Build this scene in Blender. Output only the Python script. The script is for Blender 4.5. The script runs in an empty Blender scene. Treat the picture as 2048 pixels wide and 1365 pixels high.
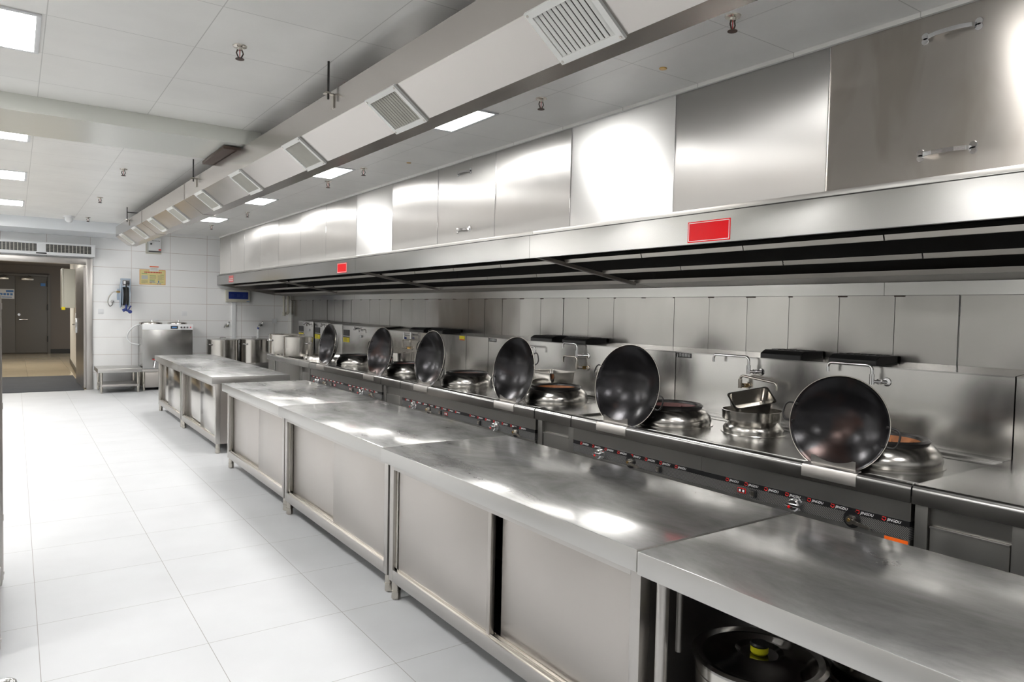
import bpy, bmesh, math, random
from mathutils import Matrix, Vector
PI = math.pi
SC = bpy.context.scene
COL = SC.collection
random.seed(7)

# ------------------------------------------------------------------ camera
IW, IH = 2048.0, 1365.0
FPX = 1415.4
CAM_H = 1.52
yaw, pitch, roll = math.radians(35.083), math.radians(2.2887), math.radians(1.2095)
_f = Vector((math.sin(yaw), math.cos(yaw), 0)); _r = Vector((math.cos(yaw), -math.sin(yaw), 0)); _u = Vector((0, 0, 1))
f2 = _f * math.cos(pitch) - _u * math.sin(pitch); u2 = _u * math.cos(pitch) + _f * math.sin(pitch)
r3 = _r * math.cos(roll) + u2 * math.sin(roll); u3 = u2 * math.cos(roll) - _r * math.sin(roll)
cd = bpy.data.cameras.new('camera'); cam = bpy.data.objects.new('camera', cd); COL.objects.link(cam)
cd.sensor_fit = 'HORIZONTAL'; cd.sensor_width = 36.0; cd.lens = FPX / IW * 36.0
cd.clip_start = 0.05; cd.clip_end = 100
mw = Matrix.Identity(4)
for i in range(3):
    mw[i][0] = r3[i]; mw[i][1] = u3[i]; mw[i][2] = -f2[i]
mw[2][3] = CAM_H
cam.matrix_world = mw
SC.camera = cam

# ------------------------------------------------------------------ world, exposure
w = bpy.data.worlds.new('world'); SC.world = w; w.use_nodes = True
w.node_tree.nodes['Background'].inputs[0].default_value = (0.9, 0.95, 1, 1)
w.node_tree.nodes['Background'].inputs[1].default_value = 0.15
vs = SC.view_settings
vs.view_transform = 'Standard'; vs.look = 'None'; vs.gamma = 1; vs.use_curve_mapping = False
vs.exposure = 2.13
LAMP = 7.6           # strength of the ceiling light panels
cy = SC.cycles
cy.use_denoising = True
cy.max_bounces = 10; cy.diffuse_bounces = 5; cy.glossy_bounces = 6
cy.sample_clamp_indirect = 6.0
cy.caustics_reflective = False; cy.caustics_refractive = False

# ------------------------------------------------------------------ dimensions (metres)
CEIL = 2.87; YW = 14.56; XR = 4.575; XL = -2.6; YN = -3.4
XH = 3.25            # face of the cladding above the hood
XB = 4.30            # stove backsplash face

# ------------------------------------------------------------------ materials
def nd(nt, t, **kw):
    n = nt.nodes.new(t)
    for k, v in kw.items(): setattr(n, k, v)
    return n
def base_mat(name):
    m = bpy.data.materials.new(name); m.use_nodes = True
    nt = m.node_tree; return m, nt, nt.nodes['Principled BSDF']
def mat(name, col, rough=0.5, metal=0.0, emit=None, spec=None, trans=0.0, vary=0.0, vscale=6.0, bump=0.0, bscale=60.0):
    m, nt, p = base_mat(name)
    p.inputs['Base Color'].default_value = (*col, 1); p.inputs['Roughness'].default_value = rough; p.inputs['Metallic'].default_value = metal
    if spec is not None: p.inputs['Specular IOR Level'].default_value = spec
    if trans: p.inputs['Transmission Weight'].default_value = trans
    if emit: p.inputs['Emission Color'].default_value = (*emit[0], 1); p.inputs['Emission Strength'].default_value = emit[1]
    tc = None
    if vary or bump:
        tc = nd(nt, 'ShaderNodeTexCoord')
    if vary:
        n = nd(nt, 'ShaderNodeTexNoise'); n.inputs['Scale'].default_value = vscale; n.inputs['Detail'].default_value = 5
        nt.links.new(tc.outputs['Object'], n.inputs['Vector'])
        mx = nd(nt, 'ShaderNodeMix', data_type='RGBA')
        mx.inputs[6].default_value = (*[c * (1 - vary) for c in col], 1); mx.inputs[7].default_value = (*[min(1, c * (1 + vary)) for c in col], 1)
        nt.links.new(n.outputs['Fac'], mx.inputs[0]); nt.links.new(mx.outputs[2], p.inputs['Base Color'])
    if bump:
        n = nd(nt, 'ShaderNodeTexNoise'); n.inputs['Scale'].default_value = bscale; n.inputs['Detail'].default_value = 4
        b = nd(nt, 'ShaderNodeBump'); b.inputs['Strength'].default_value = bump; b.inputs['Distance'].default_value = 0.004
        nt.links.new(tc.outputs['Object'], n.inputs['Vector']); nt.links.new(n.outputs['Fac'], b.inputs['Height']); nt.links.new(b.outputs['Normal'], p.inputs['Normal'])
    return m
def steel(name, col=(0.60, 0.585, 0.56), rough=0.27, grain='y', aniso=0.0, tang=None, wave=0.0, wscale=1.3, stain=0.0, smudge=0.06, stain_col=(0.42, 0.38, 0.33), coat=0.0):
    """brushed stainless steel: fine grain along one axis, smudges, slight sheet waviness, dried-on grease"""
    m, nt, p = base_mat(name); L = nt.links.new
    p.inputs['Metallic'].default_value = 1.0
    if coat: p.inputs['Coat Weight'].default_value = coat; p.inputs['Coat Roughness'].default_value = 0.11; p.inputs['Coat IOR'].default_value = 1.6
    geo = nd(nt, 'ShaderNodeNewGeometry')
    sc = {'x': (3, 260, 260), 'y': (260, 3, 260), 'z': (260, 260, 3)}[grain]
    mp = nd(nt, 'ShaderNodeMapping'); mp.inputs['Scale'].default_value = sc; L(geo.outputs['Position'], mp.inputs['Vector'])
    g = nd(nt, 'ShaderNodeTexNoise'); g.inputs['Scale'].default_value = 1.0; g.inputs['Detail'].default_value = 2; L(mp.outputs['Vector'], g.inputs['Vector'])
    s = nd(nt, 'ShaderNodeTexNoise'); s.inputs['Scale'].default_value = 3.1; s.inputs['Detail'].default_value = 3; s.inputs['Roughness'].default_value = 0.5; s.inputs['Distortion'].default_value = 0.6
    sm = nd(nt, 'ShaderNodeMapping'); sm.inputs['Scale'].default_value = {'x': (0.5, 1.6, 1.6), 'y': (1.6, 0.6, 1.6), 'z': (1.6, 1.6, 0.5)}[grain]
    L(geo.outputs['Position'], sm.inputs['Vector']); L(sm.outputs['Vector'], s.inputs['Vector'])
    r1 = nd(nt, 'ShaderNodeMath', operation='MULTIPLY_ADD'); r1.inputs[1].default_value = smudge * 2; r1.inputs[2].default_value = rough - smudge; L(s.outputs['Fac'], r1.inputs[0])
    r2 = nd(nt, 'ShaderNodeMath', operation='MULTIPLY_ADD'); r2.inputs[1].default_value = 0.0; L(g.outputs['Fac'], r2.inputs[0]); L(r1.outputs[0], r2.inputs[2])
    L(r2.outputs[0], p.inputs['Roughness'])
    cm = nd(nt, 'ShaderNodeMix', data_type='RGBA'); cm.inputs[6].default_value = (*col, 1); cm.inputs[7].default_value = (*col, 1)
    L(s.outputs['Fac'], cm.inputs[0]); out = cm.outputs[2]
    if stain:
        rp = nd(nt, 'ShaderNodeValToRGB'); rp.color_ramp.elements[0].position = 0.50; rp.color_ramp.elements[1].position = 0.66
        L(s.outputs['Fac'], rp.inputs[0])
        sf = nd(nt, 'ShaderNodeMath', operation='MULTIPLY'); sf.inputs[1].default_value = stain; L(rp.outputs['Color'], sf.inputs[0])
        c2 = nd(nt, 'ShaderNodeMix', data_type='RGBA'); c2.inputs[7].default_value = (*stain_col, 1)
        L(sf.outputs[0], c2.inputs[0]); L(out, c2.inputs[6]); out = c2.outputs[2]
    L(out, p.inputs['Base Color'])
    if aniso:
        p.inputs['Anisotropic'].default_value = aniso
        cv = nd(nt, 'ShaderNodeCombineXYZ')
        for i, v in enumerate(tang): cv.inputs[i].default_value = v
        L(cv.outputs[0], p.inputs['Tangent'])
    b = nd(nt, 'ShaderNodeBump'); b.inputs['Strength'].default_value = 0.004; b.inputs['Distance'].default_value = 0.001; b.inputs['Height'].default_value = 0.5
    if wave:
        wn = nd(nt, 'ShaderNodeTexNoise'); wn.inputs['Scale'].default_value = wscale; wn.inputs['Detail'].default_value = 1; L(geo.outputs['Position'], wn.inputs['Vector'])
        b2 = nd(nt, 'ShaderNodeBump'); b2.inputs['Strength'].default_value = 1.0; b2.inputs['Distance'].default_value = wave; L(wn.outputs['Fac'], b2.inputs['Height']); L(b2.outputs['Normal'], b.inputs['Normal'])
    L(b.outputs['Normal'], p.inputs['Normal'])
    return m
def tiles(name, col, mortar, axes, origin, size, msize, rough, vary=0.03, spec=0.5, bump=0.0, cloud=0.0):
    m, nt, p = base_mat(name); L = nt.links.new
    geo = nd(nt, 'ShaderNodeNewGeometry'); sp = nd(nt, 'ShaderNodeSeparateXYZ'); L(geo.outputs['Position'], sp.inputs[0])
    cb = nd(nt, 'ShaderNodeCombineXYZ')
    for i, a in enumerate(axes):
        mt = nd(nt, 'ShaderNodeMath', operation='SUBTRACT'); mt.inputs[1].default_value = origin[i] - 50 * size[i]; L(sp.outputs['XYZ'.index(a)], mt.inputs[0]); L(mt.outputs[0], cb.inputs[i])
    br = nd(nt, 'ShaderNodeTexBrick'); br.offset = 0; br.squash = 1
    br.inputs['Color1'].default_value = (*col, 1); br.inputs['Color2'].default_value = (*[c * (1 - vary) for c in col], 1); br.inputs['Mortar'].default_value = (*mortar, 1)
    br.inputs['Scale'].default_value = 1; br.inputs['Mortar Size'].default_value = msize; br.inputs['Mortar Smooth'].default_value = 0.2
    br.inputs['Brick Width'].default_value = size[0]; br.inputs['Row Height'].default_value = size[1]; br.inputs['Bias'].default_value = -0.2
    L(cb.outputs[0], br.inputs['Vector']); out = br.outputs['Color']
    if cloud:
        n = nd(nt, 'ShaderNodeTexNoise'); n.inputs['Scale'].default_value = 2.3; n.inputs['Detail'].default_value = 6; L(geo.outputs['Position'], n.inputs['Vector'])
        mp = nd(nt, 'ShaderNodeMapRange'); mp.inputs[3].default_value = 1 - cloud; mp.inputs[4].default_value = 1.0; mp.inputs[1].default_value = 0.3; mp.inputs[2].default_value = 0.6; L(n.outputs['Fac'], mp.inputs[0])
        mu = nd(nt, 'ShaderNodeMix', data_type='RGBA', blend_type='MULTIPLY'); mu.inputs[0].default_value = 1; L(out, mu.inputs[6]); L(mp.outputs[0], mu.inputs[7]); out = mu.outputs[2]
    L(out, p.inputs['Base Color']); p.inputs['Roughness'].default_value = rough; p.inputs['Specular IOR Level'].default_value = spec
    if bump:
        b = nd(nt, 'ShaderNodeBump'); b.inputs['Strength'].default_value = bump; b.inputs['Distance'].default_value = 0.002; b.invert = True
        L(br.outputs['Fac'], b.inputs['Height']); L(b.outputs['Normal'], p.inputs['Normal'])
    return m
def stripes(name):
    """printed control strip: fine diagonal light lines on black"""
    m, nt, p = base_mat(name); L = nt.links.new
    geo = nd(nt, 'ShaderNodeNewGeometry'); sp = nd(nt, 'ShaderNodeSeparateXYZ'); L(geo.outputs['Position'], sp.inputs[0])
    a = nd(nt, 'ShaderNodeMath', operation='MULTIPLY_ADD'); a.inputs[1].default_value = -0.55; L(sp.outputs[1], a.inputs[0]); L(sp.outputs[2], a.inputs[2])
    b = nd(nt, 'ShaderNodeMath', operation='MODULO'); b.inputs[1].default_value = 0.0078
    c = nd(nt, 'ShaderNodeMath', operation='ADD'); c.inputs[1].default_value = 20; L(a.outputs[0], c.inputs[0]); L(c.outputs[0], b.inputs[0])
    d = nd(nt, 'ShaderNodeMath', operation='GREATER_THAN'); d.inputs[1].default_value = 0.0054; L(b.outputs[0], d.inputs[0])
    mx = nd(nt, 'ShaderNodeMix', data_type='RGBA'); mx.inputs[6].default_value = (0.008, 0.008, 0.009, 1); mx.inputs[7].default_value = (0.24, 0.24, 0.235, 1)
    L(d.outputs[0], mx.inputs[0]); L(mx.outputs[2], p.inputs['Base Color']); p.inputs['Roughness'].default_value = 0.4
    return m
def wok_iron(name):
    m, nt, p = base_mat(name); L = nt.links.new
    tc = nd(nt, 'ShaderNodeTexCoord')
    n1 = nd(nt, 'ShaderNodeTexNoise'); n1.inputs['Scale'].default_value = 7; n1.inputs['Detail'].default_value = 6; L(tc.outputs['Object'], n1.inputs['Vector'])
    n2 = nd(nt, 'ShaderNodeTexNoise'); n2.inputs['Scale'].default_value = 3.2; n2.inputs['Detail'].default_value = 3; n2.inputs['Distortion'].default_value = 1.2; L(tc.outputs['Object'], n2.inputs['Vector'])
    r = nd(nt, 'ShaderNodeValToRGB'); e = r.color_ramp.elements
    e[0].position = 0.35; e[0].color = (0.010, 0.0095, 0.010, 1); e[1].position = 0.75; e[1].color = (0.036, 0.035, 0.039, 1)
    L(n1.outputs['Fac'], r.inputs[0])
    r2 = nd(nt, 'ShaderNodeValToRGB'); e = r2.color_ramp.elements
    e[0].position = 0.56; e[0].color = (0, 0, 0, 1); e[1].position = 0.74; e[1].color = (0.6, 0.6, 0.6, 1); L(n2.outputs['Fac'], r2.inputs[0])
    mx = nd(nt, 'ShaderNodeMix', data_type='RGBA'); mx.inputs[7].default_value = (0.062, 0.025, 0.016, 1); L(r2.outputs['Color'], mx.inputs[0]); L(r.outputs['Color'], mx.inputs[6])
    L(mx.outputs[2], p.inputs['Base Color']); p.inputs['Metallic'].default_value = 0.75
    rr = nd(nt, 'ShaderNodeMath', operation='MULTIPLY_ADD'); rr.inputs[1].default_value = 0.20; rr.inputs[2].default_value = 0.12; L(n2.outputs['Fac'], rr.inputs[0]); L(rr.outputs[0], p.inputs['Roughness'])
    p.inputs['Coat Weight'].default_value = 0.08; p.inputs['Coat Roughness'].default_value = 0.3
    b = nd(nt, 'ShaderNodeBump'); b.inputs['Strength'].default_value = 0.35; b.inputs['Distance'].default_value = 0.006; L(n1.outputs['Fac'], b.inputs['Height']); L(b.outputs['Normal'], p.inputs['Normal'])
    return m

M = {}
M['top'] = steel('steel_worktop', (0.56, 0.56, 0.555), rough=0.40, grain='y', smudge=0.08, wave=0.0010, wscale=2.2)
def scuffed(m, fac, rough, col, scale):
    """blend a polished lobe into scratched steel: clear reflections seen through a haze of fine scratches"""
    nt = m.node_tree; L = nt.links.new; p = nt.nodes['Principled BSDF']; out = nt.nodes['Material Output']
    q = nd(nt, 'ShaderNodeBsdfPrincipled'); q.inputs['Metallic'].default_value = 1; q.inputs['Roughness'].default_value = rough; q.inputs['Base Color'].default_value = (*col, 1)
    L(p.inputs['Normal'].links[0].from_socket, q.inputs['Normal'])
    geo = nd(nt, 'ShaderNodeNewGeometry'); n = nd(nt, 'ShaderNodeTexNoise'); n.inputs['Scale'].default_value = scale; n.inputs['Detail'].default_value = 7; n.inputs['Roughness'].default_value = .65; n.inputs['Distortion'].default_value = .4
    mp = nd(nt, 'ShaderNodeMapping'); mp.inputs['Scale'].default_value = (1.8, .8, 1); L(geo.outputs['Position'], mp.inputs['Vector']); L(mp.outputs['Vector'], n.inputs['Vector'])
    r = nd(nt, 'ShaderNodeMapRange'); r.inputs[1].default_value = .3; r.inputs[2].default_value = .7; r.inputs[3].default_value = fac - .22; r.inputs[4].default_value = fac + .22; L(n.outputs['Fac'], r.inputs[0])
    mx = nd(nt, 'ShaderNodeMixShader'); L(r.outputs[0], mx.inputs[0]); L(p.outputs[0], mx.inputs[1]); L(q.outputs[0], mx.inputs[2]); L(mx.outputs[0], out.inputs['Surface'])
scuffed(M['top'], .62, .12, (0.52, 0.52, 0.515), 1.6)
M['edge'] = steel('steel_edge', (0.52, 0.512, 0.495), rough=0.33, grain='y', wave=0.0008, wscale=2.0)
M['door'] = steel('steel_door', (0.49, 0.462, 0.437), rough=0.36, grain='z', smudge=0.05, wave=0.001, wscale=1.6)
M['frame'] = steel('steel_frame', (0.49, 0.47, 0.45), rough=0.325, grain='z')
M['stove'] = steel('steel_stove', (0.40, 0.395, 0.385), rough=0.215, grain='y', smudge=0.08)
M['front'] = steel('steel_front', (0.36, 0.355, 0.34), rough=0.33, grain='z')
M['splash'] = steel('steel_splash', (0.58, 0.572, 0.555), rough=0.22, grain='z', smudge=0.08, aniso=0.45, tang=(0, 0, 1), wave=0.005, wscale=1.8)
M['plate'] = steel('steel_plate', (0.36, 0.35, 0.335), rough=0.215, grain='z', smudge=0.06, aniso=0.5, tang=(0, 0, 1), wave=0.009, wscale=1.5)
M['cladh'] = steel('steel_cladding_upright_grain', (0.56, 0.55, 0.535), rough=0.42, grain='z', aniso=1.0, tang=(0, 1, 0), wave=0.006, wscale=1.0)
M['cladv'] = steel('steel_cladding_level_grain', (0.66, 0.655, 0.645), rough=0.36, grain='y', aniso=0.9, tang=(0, 0, 1), wave=0.003, wscale=1.0)
M['clads'] = steel('steel_cladding_greasy', (0.41, 0.385, 0.355), rough=0.33, grain='z', aniso=0.85, tang=(0, 0, 1), wave=0.003, stain=0.6, stain_col=(0.33, 0.30, 0.265))
M['fascia'] = steel('steel_fascia', (0.43, 0.425, 0.415), rough=0.22, grain='y', smudge=0.05, aniso=0.4, tang=(0, 0, 1), wave=0.006, wscale=1.3)
M['filter'] = steel('steel_filter', (0.37, 0.355, 0.33), rough=0.34, grain='y')
M['dark'] = steel('steel_shadowed_carcass', (0.20, 0.19, 0.18), rough=0.4, grain='z')  # shade of the under-table recess put into the steel colour
M['cavity'] = mat('sooty_metal', (0.012, 0.011, 0.010), 0.55, 0.4)  # greasy dark hood interior, also the shade painted into the gap strip
M['duct'] = steel('steel_duct', (0.53, 0.50, 0.475), rough=0.22, grain='y', smudge=0.05, wave=0.010, wscale=1.1)
M['pot'] = steel('steel_pot', (0.55, 0.53, 0.50), rough=0.20, grain='z', smudge=0.04)
M['lid'] = steel('steel_lid', (0.42, 0.41, 0.40), rough=0.12, grain='x', smudge=0.03)
M['dome'] = steel('steel_dome', (0.50, 0.485, 0.46), rough=0.22, grain='z', smudge=0.07)
M['chrome'] = mat('chrome', (0.72, 0.72, 0.73), 0.10, 1.0)
M['nickel'] = mat('satin_nickel', (0.55, 0.52, 0.47), 0.22, 1.0)
M['brass'] = mat('brass', (0.45, 0.29, 0.10), 0.32, 1.0)
M['wok'] = wok_iron('seasoned_wok_iron')
M['cast'] = mat('cast_iron', (0.016, 0.015, 0.015), 0.42, 0.3, bump=0.3, bscale=40)
M['hearth'] = mat('scorched_brick', (0.085, 0.042, 0.030), 0.6, vary=0.6, vscale=18, bump=0.5, bscale=40)
M['hearth_o'] = mat('scorched_orange_brick', (0.30, 0.11, 0.035), 0.62, vary=0.55, vscale=20, bump=0.5, bscale=40)
M['hearth_r'] = mat('scorched_red_brick', (0.14, 0.055, 0.05), 0.6, vary=0.6, vscale=16, bump=0.5, bscale=40)
M['black'] = mat('black_plastic', (0.012, 0.012, 0.013), 0.38)
M['rubber'] = mat('black_rubber', (0.02, 0.02, 0.02), 0.65)
M['white'] = mat('white_plastic', (0.78, 0.79, 0.80), 0.4)
M['grille'] = mat('white_grille_paint', (0.72, 0.72, 0.70), 0.45)
M['slat'] = mat('dusty_slat_paint', (0.52, 0.51, 0.46), 0.5, vary=0.12, vscale=9)  # slightly darker and yellower than the grille paint
M['cream'] = mat('cream_plastic', (0.58, 0.56, 0.48), 0.4)
M['grey'] = mat('grey_box_paint', (0.55, 0.56, 0.52), 0.45)
M['red'] = mat('red_sticker', (0.80, 0.0, 0.006), 0.14, spec=0.3)
M['redp'] = mat('red_plastic', (0.7, 0.01, 0.01), 0.3)
M['pink'] = mat('faded_red_sticker', (0.70, 0.10, 0.10), 0.3)
M['paper'] = mat('white_paper', (0.8, 0.8, 0.79), 0.5)
M['yellow'] = mat('yellow_label', (0.80, 0.68, 0.01), 0.4)
M['neon'] = mat('yellow_green_plastic', (0.75, 0.72, 0.02), 0.35)
M['orange'] = mat('orange_sticker', (0.85, 0.13, 0.01), 0.35)
M['blue'] = mat('blue_plastic', (0.010, 0.030, 0.19), 0.35)
M['navy'] = mat('navy_window', (0.025, 0.045, 0.22), 0.12)
M['reel'] = mat('pale_blue_enamel', (0.42, 0.50, 0.60), 0.35)
M['posterbg'] = mat('poster_yellow', (0.76, 0.66, 0.30), 0.5)
M['posterrim'] = mat('poster_orange', (0.80, 0.38, 0.10), 0.5)
M['ink_g'] = mat('green_ink', (0.06, 0.30, 0.10), 0.5)
M['ink_r'] = mat('red_ink', (0.60, 0.05, 0.05), 0.5)
M['ink_k'] = mat('grey_ink', (0.30, 0.27, 0.16), 0.5)
M['ink_b'] = mat('blue_ink', (0.08, 0.22, 0.50), 0.5)
M['ink_w'] = mat('white_ink', (0.85, 0.85, 0.85), 0.4)
M['strip'] = mat('black_print', (0.007, 0.007, 0.008), 0.35)
M['hatch'] = stripes('hatched_print')
M['door_g'] = mat('grey_door_paint', (0.15, 0.14, 0.125), 0.5)
M['corr'] = mat('corridor_paint', (0.16, 0.135, 0.112), 0.6)
M['partition'] = mat('partition_white', (0.76, 0.75, 0.72), 0.5)
M['skirt'] = mat('black_skirting', (0.02, 0.018, 0.016), 0.3)
M['mat'] = mat('charcoal_mat', (0.055, 0.058, 0.066), 0.9, vary=0.25, vscale=3, bump=0.4, bscale=300)
M['lamp'] = mat('lamp_diffuser', (0.9, 0.9, 0.9), 0.5, emit=((1.0, 0.985, 0.96), LAMP))
M['lamp_c'] = mat('corridor_lamp_diffuser', (0.9, 0.9, 0.9), 0.5, emit=((1.0, 0.95, 0.86), 12))
M['beam'] = mat('beam_sheet', (0.74, 0.75, 0.70), 0.16, vary=0.03, vscale=1.5)
M['bulk'] = mat('bulkhead_sheet', (0.74, 0.77, 0.80), 0.25)
M['rust'] = mat('rusty_rod', (0.06, 0.035, 0.025), 0.6)
M['rodk'] = mat('blackened_rod', (0.022, 0.02, 0.018), 0.5)
M['glassred'] = mat('red_glass_bulb', (0.55, 0.02, 0.02), 0.1)
M['floor'] = tiles('floor_tiles', (0.575, 0.585, 0.60), (0.28, 0.27, 0.26), 'XY', (0.0765, 3.336), (0.6285, 0.619), 0.0016, 0.52, 0.02, 0.35, cloud=0.06)
M['floor_c'] = tiles('corridor_tiles', (0.72, 0.60, 0.42), (0.5, 0.36, 0.25), 'XY', (0.2, 15.1), (0.8, 0.8), 0.003, 0.12, 0.03)
M['wall_y'] = tiles('wall_tiles_far', (0.91, 0.91, 0.905), (0.55, 0.47, 0.44), 'XZ', (1.735, 1.557), (0.644, 0.3135), 0.003, 0.22, 0.02)
M['wall_x'] = tiles('wall_tiles_side', (0.78, 0.775, 0.76), (0.5, 0.5, 0.48), 'YZ', (0.3, 1.557), (0.644, 0.3135), 0.003, 0.22, 0.02)
M['ceil'] = tiles('ceiling_panels', (0.93, 0.918, 0.885), (0.62, 0.61, 0.58), 'XY', (0.128, 4.034), (0.6465, 0.617), 0.0025, 0.32, 0.03, 0.5, cloud=0.06)

# ------------------------------------------------------------------ mesh helpers
def BM(): return bmesh.new()
def box(bm, x0, y0, z0, x1, y1, z1, bev=0.0, seg=2):
    if x0 > x1: x0, x1 = x1, x0
    if y0 > y1: y0, y1 = y1, y0
    if z0 > z1: z0, z1 = z1, z0
    v = [bm.verts.new(c) for c in ((x0, y0, z0), (x1, y0, z0), (x1, y1, z0), (x0, y1, z0), (x0, y0, z1), (x1, y0, z1), (x1, y1, z1), (x0, y1, z1))]
    fs = [bm.faces.new([v[i] for i in f]) for f in ((0, 3, 2, 1), (4, 5, 6, 7), (0, 1, 5, 4), (1, 2, 6, 5), (2, 3, 7, 6), (3, 0, 4, 7))]
    if bev:
        es = list({e for f in fs for e in f.edges})
        bmesh.ops.bevel(bm, geom=es, offset=bev, segments=seg, affect='EDGES', profile=0.6)
    return bm
def prism(bm, poly, axis, a, b):
    """poly of 2-D points extruded along axis from a to b; (x,z) for y, (y,z) for x, (x,y) for z"""
    def P(p, t): return {'y': (p[0], t, p[1]), 'x': (t, p[0], p[1]), 'z': (p[0], p[1], t)}[axis]
    A = [bm.verts.new(P(p, a)) for p in poly]; B = [bm.verts.new(P(p, b)) for p in poly]; n = len(poly)
    bm.faces.new(A); bm.faces.new(B[::-1])
    for i in range(n): bm.faces.new((A[i], B[i], B[(i + 1) % n], A[(i + 1) % n]))
    return bm
def _frame(d):
    d = Vector(d).normalized(); a = Vector((0, 0, 1)) if abs(d.z) < 0.9 else Vector((1, 0, 0))
    s = d.cross(a).normalized(); return s, s.cross(d).normalized()
def cyl(bm, p0, p1, r0, r1=None, seg=16):
    if r1 is None: r1 = r0
    p0, p1 = Vector(p0), Vector(p1); s, t = _frame(p1 - p0)
    A = []; B = []
    for i in range(seg):
        q = 2 * PI * i / seg; o = s * math.cos(q) + t * math.sin(q)
        A.append(bm.verts.new(p0 + o * r0)); B.append(bm.verts.new(p1 + o * r1))
    bm.faces.new(A[::-1]); bm.faces.new(B)
    for i in range(seg): bm.faces.new((A[i], A[(i + 1) % seg], B[(i + 1) % seg], B[i]))
    return bm
def fillet(pts, r, n=5):
    pts = [Vector(p) for p in pts]; out = [pts[0]]
    for i in range(1, len(pts) - 1):
        a, b, c = pts[i - 1], pts[i], pts[i + 1]
        u = (a - b); v = (c - b); k = min(r, u.length * 0.49, v.length * 0.49)
        p, q = b + u.normalized() * k, b + v.normalized() * k
        for j in range(n + 1):
            t = j / n; out.append(p * (1 - t) ** 2 + b * 2 * t * (1 - t) + q * t * t)
    out.append(pts[-1]); return out
def tube(bm, pts, r, seg=10, fil=0.0):
    if fil: pts = fillet(pts, fil)
    pts = [Vector(p) for p in pts]; rings = []; s = None
    for i, p in enumerate(pts):
        d = (pts[min(i + 1, len(pts) - 1)] - pts[max(i - 1, 0)]).normalized()
        if s is None: s, _ = _frame(d)
        s = (s - d * s.dot(d)).normalized(); t = d.cross(s)
        rings.append([bm.verts.new(p + (s * math.cos(2 * PI * k / seg) + t * math.sin(2 * PI * k / seg)) * r) for k in range(seg)])
    for A, B in zip(rings, rings[1:]):
        for k in range(seg): bm.faces.new((A[k], A[(k + 1) % seg], B[(k + 1) % seg], B[k]))
    bm.faces.new(rings[0][::-1]); bm.faces.new(rings[-1])
    return bm
def lathe(bm, prof, c=(0, 0, 0), seg=40, mtx=None, a0=0.0, a1=2 * PI, closed=False):
    """revolve (r, z) profile round z through c"""
    full = abs(a1 - a0 - 2 * PI) < 1e-6; n = seg if full else seg + 1
    rings = []
    for r, z in prof:
        if r < 1e-6:
            v = bm.verts.new((0, 0, z)); rings.append([v] * n)
        else:
            rings.append([bm.verts.new((r * math.cos(a0 + (a1 - a0) * k / seg), r * math.sin(a0 + (a1 - a0) * k / seg), z)) for k in range(n)])
    pairs = list(zip(rings, rings[1:])) + ([(rings[-1], rings[0])] if closed else [])
    for A, B in pairs:
        for k in range(seg):
            j = (k + 1) % n
            vs_ = []
            for v in (A[k], A[j], B[j], B[k]):
                if v not in vs_: vs_.append(v)
            if len(vs_) >= 3:
                try: bm.faces.new(vs_)
                except ValueError: pass
    vv = {v for R in rings for v in R}
    T = Matrix.Translation(Vector(c)) @ (mtx if mtx is not None else Matrix.Identity(4))
    for v in vv: v.co = T @ v.co
    return bm
def text_into(bm, s, size, mtx, ext=0.0006, shear=0.0):
    cu = bpy.data.curves.new('t', 'FONT'); cu.body = s; cu.size = size; cu.extrude = ext; cu.align_x = 'LEFT'; cu.align_y = 'CENTER'; cu.shear = shear
    cu.resolution_u = 2
    o = bpy.data.objects.new('t', cu); COL.objects.link(o)
    dg = bpy.context.evaluated_depsgraph_get(); dg.update()
    me = bpy.data.meshes.new_from_object(o.evaluated_get(dg))
    me.transform(mtx); bm.from_mesh(me)
    bpy.data.objects.remove(o); bpy.data.curves.remove(cu); bpy.data.meshes.remove(me)
def face_mtx(x, y, z, n='-x'):
    """text frame on a wall face: n = -x (reads towards -y) or -y (reads towards +x)"""
    if n == '-x': R = Matrix(((0, 0, -1), (-1, 0, 0), (0, 1, 0)))
    else: R = Matrix(((1, 0, 0), (0, 0, -1), (0, 1, 0)))
    return Matrix.Translation((x, y, z)) @ R.to_4x4()

# ------------------------------------------------------------------ object helpers
def obj(name, bm, m, parent=None, smooth=35, label=None):
    bmesh.ops.recalc_face_normals(bm, faces=bm.faces[:])
    me = bpy.data.meshes.new(name); bm.to_mesh(me); bm.free()
    ms = m if isinstance(m, (list, tuple)) else [m]
    for x in ms: me.materials.append(x)
    if smooth:
        for p in me.polygons: p.use_smooth = True
        me.set_sharp_from_angle(angle=math.radians(smooth))
    o = bpy.data.objects.new(name, me); COL.objects.link(o)
    if parent is not None:
        o.parent = parent; l = Vector((0, 0, 0)); q = parent
        while q is not None: l += q.location; q = q.parent
        # meshes are drawn in world coordinates; move them under the parent's base
        o.matrix_parent_inverse = Matrix.Translation(-l) if parent.type == 'EMPTY' else Matrix.Identity(4)
    if label: o['label'] = label
    return o
def thing(name, label, cat, loc=(0, 0, 0), group=None):
    o = bpy.data.objects.new(name, None); COL.objects.link(o); o.location = loc; o.empty_display_size = 0.1
    o['label'] = label; o['category'] = cat
    if group: o['group'] = group
    return o
def edge_slots(o):
    for p in o.data.polygons: p.material_index = 0 if p.normal.z > .7 else 1
def single(name, bm, m, label, cat, group=None, smooth=35):
    xs = [v.co for v in bm.verts]
    c = Vector(((min(v.x for v in xs) + max(v.x for v in xs)) / 2, (min(v.y for v in xs) + max(v.y for v in xs)) / 2, min(v.z for v in xs)))
    for v in bm.verts: v.co -= c
    o = obj(name, bm, m, None, smooth); o.location = c; o['label'] = label; o['category'] = cat
    if group: o['group'] = group
    return o
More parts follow.
